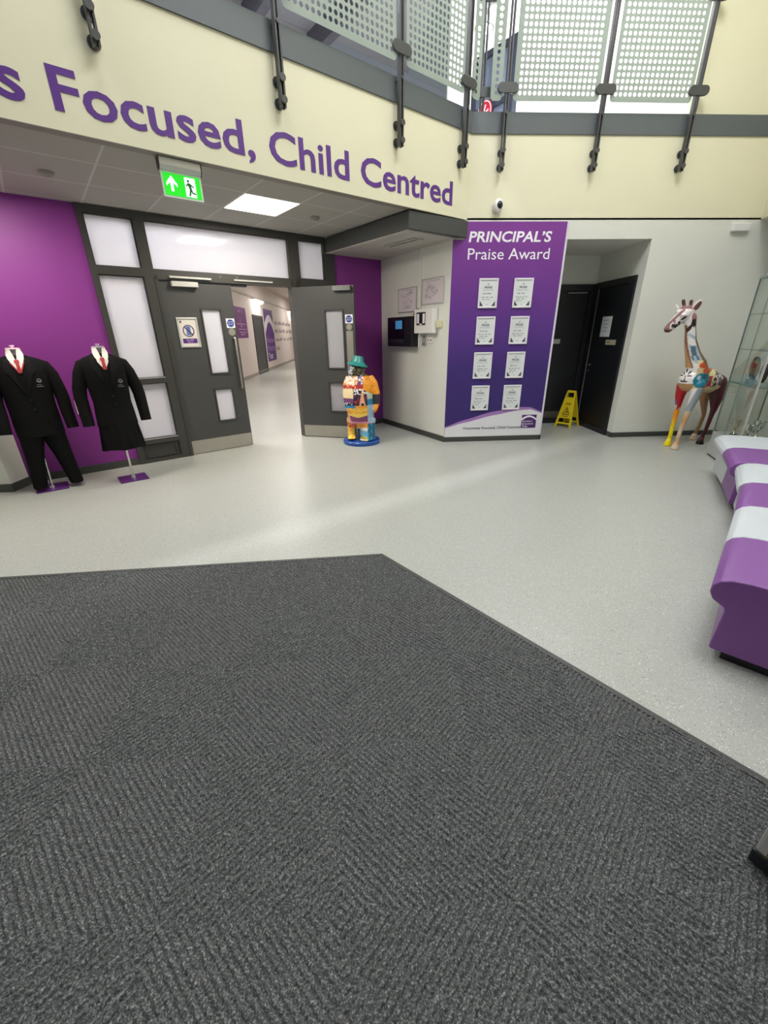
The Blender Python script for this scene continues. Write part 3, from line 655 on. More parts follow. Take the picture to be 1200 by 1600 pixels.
for k, (u, label) in enumerate(((1.97, 'square glowing ceiling light panel in front of the double doors'), (-.43, 'square glowing ceiling light panel above the uniform mannequins'))):
    t = thing('ceiling_light', label, 'light', M_FAC @ T(u + .3, 4.87 - VF, ZC))
    obj('frame', Geo().frame(-.3, .3, -.3, .3, .012, 0, 0) if False else Geo().box(-.3, .3, -.3, .3, -.006, -.001), WPLA, t)
    obj('diffuser', Geo().box(-.288, .288, -.288, .288, -.010, -.006), LIGHTP, t)
    lt = area('ceiling_light_glow', (M_FAC @ Vector((u + .3, 4.87 - VF, ZC - .02)))[:], (0, 0, A35), .57, .57, 46 if k == 0 else 42, WARM)
for k, (u, v) in enumerate(((.466, 4.986), (2.96, 4.96))):
    t = thing('smoke_detector', ['round smoke detector on recess ceiling above the left mannequin side', 'round smoke detector on recess ceiling near the dark bulkhead'][k], 'smoke detector', mtx(uv(u, v, ZC), AU, AV))
    obj('body', Geo().lathe([(.055, 0), (.055, -.012), (.04, -.03), (.02, -.036)], n=24), mat('detector_grey', '#8c877f', .5, var=.02), t, smooth=True)
t = thing('security_camera', 'small white dome security camera with black lens on cream facia', 'camera', M_R @ T(1.733, 0, 2.862))
obj('base', Geo().lathe([(.06, 0), (.06, -.02)], n=24), WPLA, t, M=Matrix.Rotation(math.pi / 2, 4, 'X') @ T(0, 0, .021), smooth=True)
obj('shroud', Geo().ball((0, -.04, .0), (.055, .045, .075), 24), WPLA, t, smooth=True)
obj('lens', Geo().ball((.008, -.068, .004), (.036, .034, .042), 20), BLACKP, t, smooth=True)
t = thing('motion_sensor', 'small white sensor box high on the grey wall at far right', 'sensor', M_R @ T(4.86, 0, 2.645))
obj('body', Geo().box(-.11, .11, -.05, -.001, -.043, .043), WPLA, t, bevel=.008)

# ------------------------------------------------------------------ gallery balustrade
def post(par, x, y=-.07, corner=False):
    up = obj('post', Geo().box(-.022, -.009, -.025, .025, 3.735 if corner else 3.19, 5.0).box(.009, .022, -.025, .025, 3.735 if corner else 3.19, 5.0), POSTM, par, M=T(x, y, 0))
    if not corner:
        for z in (3.235, 3.37): obj('standoff', Geo().lathe([(.038, 0), (.038, .01), (.018, .012), (.018, .098), (.026, .10), (.026, .112)], n=18), POSTM, up, M=T(0, .068, z) @ Matrix.Rotation(math.pi / 2, 4, 'X'), smooth=True)
        obj('fixing_bolt', Geo().cyl((0, .05, 3.70), (0, -.035, 3.70), .014, n=12), POSTM, up, smooth=True)
    for z in (3.905, 4.66):
        g = Geo().prism(rrect(-.115, .115, z - .045, z + .045, .044), -.035, -.01)
        if not corner: g.prism(rrect(-.1, .1, z - .035, z + .035, .034), .004, .02)
        obj('glass_clamp', g, POSTM, up, bevel=.004)
def film(x0, x1, z0, z1):
    """etched rounded panel with a grid of clear round holes"""
    g = Geo(); pt = .0545; nx = max(1, int((x1 - x0 - .05) / pt)); nz = int((z1 - z0 - .06) / pt); r = .0185
    mx = (x1 - x0 - nx * pt) / 2; ax, az = x0 + mx, z0 + .04; bx, bz = ax + nx * pt, az + nz * pt
    for i in range(nx):
        for j in range(nz):
            cx, cz = ax + (i + .5) * pt, az + (j + .5) * pt; hp = pt / 2
            out = [(cx + hp * a, cz + hp * b) for a, b in ((1, 0), (1, 1), (0, 1), (-1, 1), (-1, 0), (-1, -1), (0, -1), (1, -1))]
            inn = [(cx + r * math.cos(k * math.pi / 4), cz + r * math.sin(k * math.pi / 4)) for k in range(8)]
            o = len(g.v); g.v += [(p[0], 0, p[1]) for p in out + inn]
            for k in range(8): g.f.append((o + k, o + (k + 1) % 8, o + 8 + (k + 1) % 8, o + 8 + k)); g.m.append(0)
    c = .045
    for pts in ([(ax, z0), (bx, z0), (bx, az), (ax, az)], [(ax, bz), (bx, bz), (bx, z1), (ax, z1)], [(x0, az), (ax, az), (ax, bz), (x0, bz)], [(bx, az), (x1, az), (x1, bz), (bx, bz)]):
        g.add([(p[0], 0, p[1]) for p in pts], [(0, 1, 2, 3)])
    for qx, qz, sx, sz in ((ax, az, x0, z0), (bx, az, x1, z0), (bx, bz, x1, z1), (ax, bz, x0, z1)):
        rx, rz = sx - qx, sz - qz; pts = [(qx, qz)] + [(qx + rx * math.cos(a * math.pi / 12) if True else 0, qz + rz * math.sin(a * math.pi / 12)) for a in range(7)]
        g.add([(p[0], 0, p[1]) for p in pts], [tuple(range(len(pts)))])
    return g
def panel(par, x0, x1):
    hw = (x1 - x0) / 2
    p = obj('glass_panel', Geo().box(-hw + .03, hw - .03, -.004, .004, 3.745, 4.95), GLASS, par, M=T((x0 + x1) / 2, -.077, 0))
    obj('etched_pattern', film(-hw + .062, hw - .062, 3.80, 4.90), FILM, p, M=T(0, -.0055, 0))
lp = (.829, 2.13, 3.406, 4.345); rp = (1.722, 2.814, 3.876)
bl = thing('gallery_balustrade', 'left run of gallery balustrade with etched glass above the purple facia lettering', 'balustrade', M_FAC)
br = thing('gallery_balustrade', 'right run of gallery balustrade with etched glass beside the cream upper wall', 'balustrade', M_R)
for x in lp: post(bl, x)
for x in rp: post(br, x)
post(br, XC + .10, .03, True)
for a, b in zip(lp, lp[1:] + (4.60,)): panel(bl, a, b)
for a, b in zip((XC + .10,) + rp, rp): panel(br, a, b)
# upstairs glazed screen, round sign and lights glimpsed through the glass
g = Geo().frame(0, .8, 3.72, 5.28, .07, 0, .1).box(.38, .43, 0, .1, 3.8, 5.2).box(.07, .73, 0, .1, 4.6, 4.66)
M_UW = mtx((1.90, 8.36, 0), Vector((.57, -.82, 0)).normalized(), Vector((.82, .57, 0)).normalized())
ws = struct('window_3', g, mat('navy_frame', '#353a4c', .45, var=.04), M_UW)
obj('pane', Geo().box(.07, .38, .04, .05, 3.79, 5.21).box(.43, .73, .04, .05, 3.79, 5.21), mat('blue_grey_pane', '#76809a', .3, var=.05), ws)
t = thing('round_sign', 'red and white round sign glimpsed through the glass at the gallery corner', 'sign', M_UW @ T(.294, -.001, 4.58))
obj('disc', Geo().disc((0, 0), .14, -.012, 0, 28), mat('sign_red', '#d02840', .4, var=.03), t); obj('rim', Geo().ring((0, 0), .12, .132, -.016, -.012), WLETTER, t)
obj('symbol', Geo().prism([(-.04, -.07), (-.02, -.07), (.03, .08), (.01, .08)], -.016, -.012).prism([(.0, -.03), (.08, .0), (.08, .02), (.0, -.01)], -.016, -.012), WLETTER, t)
for k, (x, y, z) in enumerate(((1.93, 7.3, 5.27), (1.78, 7.3, 5.10))):
    t = thing('gallery_lamp', ['higher glowing gallery lamp above the facia corner', 'lower glowing gallery lamp above the facia corner'][k], 'light', T(x, y, z))
    obj('housing', Geo().lathe([(.1, .08), (.13, 0), (.115, -.005)], n=20), ALU, t, smooth=True); obj('lens', Geo().lathe([(.11, -.004), (.08, -.02)], n=20), emis('lamp_glow', '#fff4ec', 30) if k == 0 else MATS['lamp_glow'], t)
    obj('stem', Geo().cyl((0, 0, .08), (0, 0, 7.0 - z), .012), ALU, t)
for k, u in enumerate((1.7, 2.9)):
    t = thing('gallery_strip_light', ['white strip light under gallery ceiling seen through the left dotted panel', 'white strip light under gallery ceiling seen through the right part of dotted panel'][k], 'light', M_FAC @ T(u, 1.5, 5.12))
    obj('body', Geo().box(-.05, .05, -.6, .6, 0, .05), WPLA, t); obj('diffuser', Geo().box(-.04, .04, -.58, .58, -.02, 0), LIGHTP, t)

# ------------------------------------------------------------------ niche doors and wet floor sign
g = Geo().frame(2.66, 3.735, 0, 2.14, .09, -.03, .02).box(2.75, 3.645, -.0, .02, .01, 2.05)
d4 = struct('door_4', g, DARKDOOR, M_R @ T(0, 1.165, 0))
obj('door_sign', Geo().box(3.02, 3.29, -.008, -.0005, 1.29, 1.36), mat('pale_plate', '#b9bab8', .5, var=.02), d4)
obj('kick_plate', Geo().box(2.77, 3.62, -.005, -.0005, .02, .2), mat('dull_steel', '#6b6761', .45, .6, var=.05), d4)
obj('closer_arm', Geo().box(3.3, 3.6, -.05, -.005, 2.015, 2.03), INKG, d4)
g = Geo().frame(-7.03, -6.04, 0, 2.15, .08, -.03, .02).box(-6.95, -6.12, -.012, .02, .01, 2.07)
d5 = struct('door_5', g, DARKDOOR, M_NR)
obj('leaf_edge', Geo().box(-6.945, -6.938, -.018, -.012, .02, 2.06), INKG, d5)
obj('lever_handle', Geo().cyl((-6.86, -.012, .97), (-6.86, -.05, .97), .01).tube([(-6.865, -.045, .97), (-6.75, -.05, .97)], .009).disc((-6.86, .97), .025, -.02, -.012).disc((-6.86, .88), .022, -.018, -.012), CHROME, d5, smooth=True)
obj('kick_plate', Geo().box(-6.93, -6.14, -.016, -.012, .02, .22), mat('bronze_kick', '#3a3226', .4, .5, var=.05), d5)
t = thing('door_notice', 'white paper notice taped to the dark niche door', 'notice', M_NR @ T(-6.57, -.0125, 1.53)); g = Geo().box(-.13, .13, -.002, 0, -.14, .14, 0)
for k in range(4): scribble(g, -.09, .07, .08 - .05 * k, .02, -.002, 1, 2, k)
obj('sheet', g, [PAPER, INKG], t)
t = thing('door_nameplate', 'small cream nameplate on the dark niche door', 'nameplate', M_NR @ T(-6.37, -.0125, 1.315)); g = Geo().box(-.13, .13, -.004, 0, -.035, .035, 0); scribble(g, -.1, .02, -.008, .025, -.004, 1, 1, 4)
obj('plate', g, [mat('cream_plate', '#b5b193', .5, var=.02), INK], t)
sx = Vector((.613, -.79, 0)); sy = Vector((.79, .613, 0))
t = thing('wet_floor_sign', 'yellow folding wet floor caution sign standing in the niche', 'caution sign', mtx((3.475, 6.765, 0), sx, sy))
def sign_leaf():
    g = Geo(); zt = .60
    W = lambda z: .145 - .075 * z / .60
    L = [(-W(0), 0), (-W(0) + .045, 0), (-W(.05) + .05, .055), (W(.05) - .05, .055), (W(0) - .045, 0), (W(0), 0)]
    for a, b in ((0, .60),):
        g.prism([(-W(0), 0), (-W(0) + .04, 0), (-W(.6) + .022, .6), (-W(.6), .6)], 0, .014); g.prism([(W(0), 0), (W(0) - .04, 0), (W(.6) - .022, .6), (W(.6), .6)], 0, .014)
    g.prism([(-W(.055) + .03, .055), (W(.055) - .03, .055), (W(.085) - .03, .085), (-W(.085) + .03, .085)], 0, .014)
    g.prism([(-W(.15) + .03, .15), (W(.15) - .03, .15), (W(.49) - .02, .49), (-W(.49) + .02, .49)], .002, .012)
    g.prism([(-W(.565), .565), (W(.565), .565), (W(.6), .6), (-W(.6), .6)], 0, .016); return g
ang = math.atan2(.145, .6)
fM = T(0, -.155, 0) @ Matrix.Rotation(-ang, 4, 'X'); bM = T(0, .155, 0) @ Matrix.Rotation(ang, 4, 'X') @ Matrix.Rotation(math.pi, 4, 'Z')
fl = obj('front_leaf', sign_leaf(), YELLOW, t, M=fM, bevel=.003); obj('rear_leaf', sign_leaf(), YELLOW, t, M=bM, bevel=.003)
g = Geo()
for a, b, c in (((-.055, .215), (.055, .215), None), ((.055, .215), (0, .33), None), ((0, .33), (-.055, .215), None)):
    dx, dz = b[0] - a[0], b[1] - a[1]; Lx = math.hypot(dx, dz); nx_, nz_ = -dz / Lx * .005, dx / Lx * .005
    g.prism([(a[0] - nx_, a[1] - nz_), (b[0] - nx_, b[1] - nz_), (b[0] + nx_, b[1] + nz_), (a[0] + nx_, a[1] + nz_)], -.001, .002)
g.disc((.012, .287), .006, -.001, .002, 10).prism([(-.02, .235), (-.012, .23), (.012, .262), (.02, .275), (.008, .277)], -.001, .002).prism([(.0, .25), (.028, .24), (.028, .246), (.002, .262)], -.001, .002)
text_geo('CAUTION', 0, .375, .002, .085, .024, bold=.02, align='C', geo=g); text_geo('WET FLOOR', 0, .175, .002, .09, .018, bold=.01, align='C', geo=g)
obj('warning_print', g, mat('print_black', '#1d1b10', .5, var=.05), fl)

# ------------------------------------------------------------------ uniform mannequins
def ell(cx, cy, z, a, b, n=28, p=2.3):
    R = []
    for k in range(n):
        q = 2 * math.pi * k / n; c, s_ = math.cos(q), math.sin(q)
        R.append((cx + a * abs(c) ** (2 / p) * (1 if c >= 0 else -1), cy + b * abs(s_) ** (2 / p) * (1 if s_ >= 0 else -1), z))
    return R
def interp(tab, z):
    for (z0, *a), (z1, *b) in zip(tab, tab[1:]):
        if z <= z1: f = max(0, min(1, (z - z0) / (z1 - z0))); return [p + (q_ - p) * f for p, q_ in zip(a, b)]
    return tab[-1][1:]
def patch(tab, pts, off, mi=0, th=.004, nz=7):
    """a piece of cloth lying on the front of the lofted torso; pts = rows (z, x0, x1)"""
    g = Geo(); rows = []
    def fy(x, z): a, b = interp(tab, z); return -b * max(.0, 1 - (min(abs(x), a * .98) / a) ** 2.3) ** (1 / 2.3) - off
    P = []
    for i in range(nz + 1):
        zf = pts[0][0] + (pts[-1][0] - pts[0][0]) * i / nz
        for (z0, a0, b0), (z1, a1, b1) in zip(pts, pts[1:]):
            if min(z0, z1) - 1e-6 <= zf <= max(z0, z1) + 1e-6:
                f = (zf - z0) / (z1 - z0) if z1 != z0 else 0; xa, xb = a0 + (a1 - a0) * f, b0 + (b1 - b0) * f; break
        P.append([(xa + (xb - xa) * k / 6, fy(xa + (xb - xa) * k / 6, zf), zf) for k in range(7)])
    v = [p for r in P for p in r] + [(p[0], p[1] + th, p[2]) for r in P for p in r]; f = []; m = len(P) * 7
    for i in range(nz):
        for k in range(6):
            a = i * 7 + k; f += [(a, a + 1, a + 8, a + 7), (m + a, m + a + 7, m + a + 8, m + a + 1)]
    for i in range(nz):
        a = i * 7; f += [(a, a + 7, m + a + 7, m + a), (a + 6, m + a + 6, m + a + 13, a + 13)]
    for k in range(6):
        a = nz * 7 + k; f += [(k, m + k, m + k + 1, k + 1), (a, a + 1, m + a + 1, m + a)]
    return g.add(v, f, mi)
def mannequin(name, label, base, cx, girl):
    t = thing(name, label, 'mannequin', mtx(base, AU, AV))
    C = T(cx, 0, 0)
    if girl:
        tab = [(.625, .188, .12), (.75, .180, .112), (.86, .170, .105), (.98, .178, .115), (1.10, .192, .125), (1.19, .198, .115), (1.26, .195, .095), (1.295, .16, .08), (1.325, .085, .066), (1.335, .06, .05)]
    else:
        tab = [(.575, .195, .125), (.70, .196, .12), (.85, .192, .115), (.98, .195, .12), (1.10, .208, .128), (1.19, .218, .12), (1.26, .212, .098), (1.295, .175, .082), (1.328, .09, .068), (1.338, .06, .05)]
    g = Geo().loft([ell(0, 0, z, a, b) for z, a, b in tab])
    jk = obj('blazer', g, CLOTH, t, M=C, smooth=True)
    sh = .195 if girl else .212; ow = .262 if girl else .262; cz = .645 if girl else .62; dxs = (.262, .262) if girl else (.262, .272)
    for s_ in (-1, 1):
        g = Geo().tube([(s_ * (sh - .07), .0, 1.265), (s_ * (sh - .022), 0, 1.235), (s_ * (sh + .012), .0, 1.15), (s_ * (ow - .01), .005, 1.0), (s_ * (ow - .0), -.0, .92), (s_ * (ow + .0), -.03, .78), (s_ * dxs[1], -.055, cz)],
                       [.035, .05, .058, .055, .053, .05, .047], 16, sq=(1, 1.1)); obj('sleeve', g, CLOTH, jk, smooth=True)
    # lapels, buttons, badge
    vz = 1.0 if girl else .98
    for s_ in (-1, 1):
        g = patch(tab, [(1.335, s_ * .055, s_ * .078), (1.26, s_ * .055, s_ * .105), (1.19, s_ * .045, s_ * .118), (1.17, s_ * .042, s_ * .09), (vz, s_ * .002, s_ * .012)], .006, th=.006, nz=10); obj('lapel', g, CLOTH2, jk, smooth=True)
    g = Geo()
    for z in (.93, .84): g.disc((.012, z), .009, -interp(tab, z)[1] - .008, -interp(tab, z)[1] + .003, 12)
    obj('button', g, mat('dark_button', '#1c1c1f', .3), jk)
    bx, bz = (.105, 1.05) if girl else (.118, 1.085); yb = -interp(tab, bz)[1] * .93
    g = Geo(); g.ring((bx, bz + .02), .012, .019, yb - .008, yb - .003, 14).box(bx - .02, bx + .02, yb - .008, yb - .003, bz + .012, bz + .018)
    scribble(g, bx - .03, bx + .03, bz - .02, .009, yb - .003, 0, 1, 4); scribble(g, bx - .032, bx + .032, bz - .038, .011, yb - .003, 0, 1, 6)
    obj('pocket_badge', g, mat('silver_thread', '#7d7f84', .6, var=.1), jk)
    # shirt, jumper edge and tie in the neckline
    obj('jumper', patch(tab, [(1.33, -.05, .05), (1.24, -.048, .048), (vz, -.004, .004)], .003, nz=9), CLOTH, jk, smooth=True)
    vb = 1.185 if girl else 1.18
    obj('shirt', patch(tab, [(1.30, -.05, .05), (1.26, -.048, .048), (vb, -.006, .006)], .008, nz=8), SHIRT, t, M=C, smooth=True)
    if not girl:
        g = Geo()
        for s_ in (-1, 1): g.add(*((lambda q: (q.v, q.f))(patch(tab, [(1.275, s_ * .045, s_ * .056), (vb, -s_ * .002, s_ * .008)], .0115, th=.003))))
        obj('jumper_trim', g, mat('red_trim', '#b5303a', .6, var=.08), t, M=C, smooth=True)
    g = patch(tab, [(1.298, -.016, .016), (1.275, -.02, .02), (1.262, -.012, .012), (vb + .004, -.017, .017)], .015, th=.006, nz=10); obj('tie', g, RED, t, M=C, smooth=True)
    # collar wings and neck with cap
    tc_ = [(1.19,) + tuple(interp(tab, 1.19)), (1.26,) + tuple(interp(tab, 1.26)), (1.295, .155, .080), (1.33, .085, .066), (1.36, .062, .056), (1.40, .056, .050)]
    g = Geo()
    for s_ in (-1, 1):
        q_ = patch(tc_, [(1.388, s_ * .024, s_ * .0535), (1.345, s_ * .014, s_ * .066), (1.30, s_ * .006, s_ * .058), (1.268, s_ * .026, s_ * .040)], .010, th=.005, nz=10); g.add(q_.v, q_.f)
    rb = []
    for k in range(19):
        q = -math.pi * .12 + math.pi * 1.24 * k / 18; rb.append((math.cos(q), math.sin(q)))
    v = [(c * r, q * r * .9, z) for r, z in ((.062, 1.335), (.057, 1.388), (.053, 1.388), (.057, 1.335)) for c, q in rb]
    g.add(v, [(a * 19 + k, a * 19 + k + 1, ((a + 1) % 4) * 19 + k + 1, ((a + 1) % 4) * 19 + k) for a in range(4) for k in range(18)] + [(0, 19, 38, 57), (18, 75, 56, 37)])
    obj('collar', g, SHIRT, t, M=C, smooth=True)
    nk = obj('neck', Geo().loft([ell(0, 0, z, a, a * .9, 24, 2) for z, a in ((1.30, .054), (1.34, .046), (1.375, .047), (1.388, .052))]), mat('silver_neck', '#a9a5a8', .25, .6, var=.05), t, M=C, smooth=True)
    obj('neck_cap', Geo().loft([ell(0, 0, z, a, a * .9, 24, 2) for z, a in ((1.388, .056), (1.396, .056), (1.401, .05))]).cyl((0, 0, 1.40), (0, 0, 1.412), .012).cyl((0, 0, 1.412), (0, 0, 1.424), .02, .018), PINKCAP if not girl else mat('grey_neck_cap', '#b5a9b4', .3, .2, var=.02), nk, smooth=True)
    if girl:
        n = 72; rings = []
        for z, a, b in ((.90, .155, .10), (.70, .172, .115), (.55, .188, .13), (.375, .205, .145)):
            k = (.9 - z) / .53
            rings.append([((a + .008 * k * math.sin(14 * 2 * math.pi * i / n)) * math.cos(2 * math.pi * i / n), (b + .008 * k * math.sin(14 * 2 * math.pi * i / n)) * math.sin(2 * math.pi * i / n), z + .006 * k * math.sin(5 * 2 * math.pi * i / n)) for i in range(n)])
        obj('skirt', Geo().loft(rings), CLOTH, t, M=C, smooth=True)
        pz, px_ = .9, 0.0
    else:
        for s_ in (-1, 1):
            R = [ell(s_ * x, y, z, a, b, 24) for x, y, z, a, b in ((.085, 0, .72, .105, .115), (.095, 0, .52, .097, .10), (.12, -.005, .35, .078, .085), (.145, -.01, .15, .066, .078), (.155, -.015, .06, .062, .076), (.157, -.02, .045, .058, .07))]
            obj('trouser_leg', Geo().loft(R), CLOTH, t, M=C, smooth=True)
        pz, px_ = .62, 0.0
    obj('pole', Geo().cyl((px_, .02, .012), (px_ + (.0 if girl else .03), .02, pz), .0125, n=14).lathe([(.024, .01), (.022, .03), (.013, .06)], (px_, .02, 0), 14), CHROME, t, smooth=True)
    obj('baseplate', Geo().box(-.14, .14, -.14, .14, 0, .01), VIOLETB, t, M=T(px_, .05, 0), bevel=.002)
    return t
mannequin('uniform_mannequin', 'headless mannequin in black blazer and trousers with red tie at far left', (-3.315, 4.32, 0), .066, False)
mannequin('uniform_mannequin', 'headless mannequin in black blazer and pleated skirt beside the glazed screen', (-2.589, 4.566, 0), -.008, True)
t = thing('wall_plate', 'small white wall plate behind the trousered mannequin sleeve', 'switch', M_DOOR @ T(.262, -.001, .76)); obj('plate', Geo().box(-.045, .045, -.012, 0, -.075, .075), WPLA, t, bevel=.003)
t = thing('wall_button', 'tiny white round button on the purple wall between the mannequins', 'button', M_DOOR @ T(.345, -.001, 1.16)); obj('button', Geo().disc((0, 0), .012, -.01, 0, 14), WPLA, t)

# ------------------------------------------------------------------ painted sculptures (voxel-fused, painted per vertex)
def fuse(geo, voxel, smooth_it=6):
    me = bpy.data.meshes.new('tmp'); me.from_pydata(geo.v, [], geo.f)
    bm = bmesh.new(); bm.from_mesh(me); bmesh.ops.recalc_face_normals(bm, faces=bm.faces); bm.to_mesh(me); bm.free()
    o = bpy.data.objects.new('tmp', me); COL.objects.link(o)
    r = o.modifiers.new('r', 'REMESH'); r.mode = 'VOXEL'; r.voxel_size = voxel
    s_ = o.modifiers.new('s', 'SMOOTH'); s_.factor = .5; s_.iterations = smooth_it
    dg = bpy.context.evaluated_depsgraph_get(); dg.update()
    out = bpy.data.meshes.new_from_object(o.evaluated_get(dg)); bpy.data.objects.remove(o)
    out.polygons.foreach_set('use_smooth', [True] * len(out.polygons)); return out
def paint(me, fn):
    ca = me.color_attributes.new('paint', 'FLOAT_COLOR', 'POINT'); n = len(me.vertices)
    co = np.empty(n * 3); me.vertices.foreach_get('co', co); co = co.reshape(-1, 3)
    ca.data.foreach_set('color', np.array([fn(*p) for p in co]).ravel())
def dotline(g, a, b, ra, rb, n=10):
    for i in range(n + 1):
        f = i / n; p = [a[k] + (b[k] - a[k]) * f for k in range(3)]; g.ball(p, ra + (rb - ra) * f, 14)
    return g
def capsule(g, a, b, ra, rb):
    g.tube([a, b], [ra, rb], 16); g.ball(a, ra, 14); g.ball(b, rb, 14)
def hsh(i, j, k=0):
    v = math.sin(i * 127.1 + j * 311.7 + k * 74.7) * 43758.5453; return v - math.floor(v)
# giraffe -------------------------------------------------------------
GP = (4.45, 5.35, 0); gvw = Vector((4.45, 5.35, 0)).normalized(); grt = Vector((gvw.y, -gvw.x, 0))
caps = []
def C_(tag, *pts):
    for a, b in zip(pts, pts[1:]): caps.append((tag, Vector(a[:3]), Vector(b[:3]), a[3], b[3]))
C_('head', (-.335, -.30, 1.652, .088), (-.415, -.31, 1.56, .062), (-.472, -.32, 1.482, .046))
C_('neck', (-.275, -.28, 1.60, .07), (-.245, -.27, 1.49, .058), (-.212, -.25, 1.34, .066), (-.15, -.22, 1.18, .083), (-.085, -.19, 1.05, .115), (-.06, -.16, .95, .135))
C_('body', (-.10, -.20, .875, .138), (.03, .05, .862, .158), (.13, .32, .81, .142))
C_('fly', (-.165, -.16, .80, .075), (-.172, -.14, .68, .058), (-.162, -.13, .50, .030), (-.163, -.13, .46, .032), (-.164, -.13, .27, .028), (-.163, -.13, .11, .026), (-.166, -.135, .05, .036))
C_('flt', (-.005, -.25, .82, .080), (-.012, -.26, .68, .058), (-.036, -.28, .50, .034), (-.042, -.285, .45, .036), (-.062, -.30, .27, .026), (-.070, -.31, .11, .026), (-.075, -.32, .05, .037))
C_('hrd', (.18, .29, .80, .125), (.225, .26, .62, .080), (.235, .26, .47, .040), (.228, .25, .40, .030), (.215, .235, .20, .024), (.20, .225, .10, .024), (.195, .215, .045, .034))
C_('hlb', (.09, .40, .76, .10), (.10, .42, .58, .055), (.15, .46, .36, .026), (.135, .475, .2, .024), (.115, .48, .1, .023), (.108, .475, .045, .034))
gg = Geo()
for tag, a, b, ra, rb in caps: capsule(gg, a, b, ra, rb)
for a, b in (((-.355, -.31, 1.71), (-.385, -.315, 1.795)), ((-.30, -.28, 1.71), (-.305, -.27, 1.788))): capsule(gg, a, b, .017, .021)
caps.append(('horn', Vector((-.36, -.31, 1.74)), Vector((-.385, -.315, 1.795)), .022, .024)); caps.append(('horn', Vector((-.30, -.28, 1.74)), Vector((-.305, -.27, 1.788)), .022, .024))
gg.ball((-.405, -.33, 1.675), (.03, .03, .03)); gg.ball((-.345, -.385, 1.635), (.03, .02, .018))
for hoof in ((-.168, -.145), (-.078, -.33), (.19, .205), (.104, .465)): gg.lathe([(.048, 0), (.05, .012), (.038, .055), (.028, .08)], (hoof[0], hoof[1], .0), 18)
g0 = Geo(); 
def lerp3(a, b, f): return tuple(x + (y - x) * f for x, y in zip(a, b))
K = {k: lin(v) for k, v in dict(red='#c01622', pur='#6a5ab0', org='#f0920a', yel='#f2d912', grey='#98a0a4', tan='#c99a68', pale='#d9c3a8', mar='#4c1620', brn='#7d5a36', mauve='#96686a', dmauve='#5f3a3c', wht='#ece6e2', spot='#3e2422', bone='#ded6c8', teal='#1f7d92', sky='#a9bcc6', slate='#56707e', cream='#e3cfa0', oran='#d2562c', blk='#191312', lyel='#efe39a').items()}
def seg_d(p, a, b, ra, rb):
    ab = b - a; f = max(0, min(1, (p - a).dot(ab) / ab.length_squared)); return (p - a - ab * f).length - (ra + (rb - ra) * f), f
def mixc(a, b, f): f = max(0, min(1, f)); return tuple(x + (y - x) * f for x, y in zip(a, b))
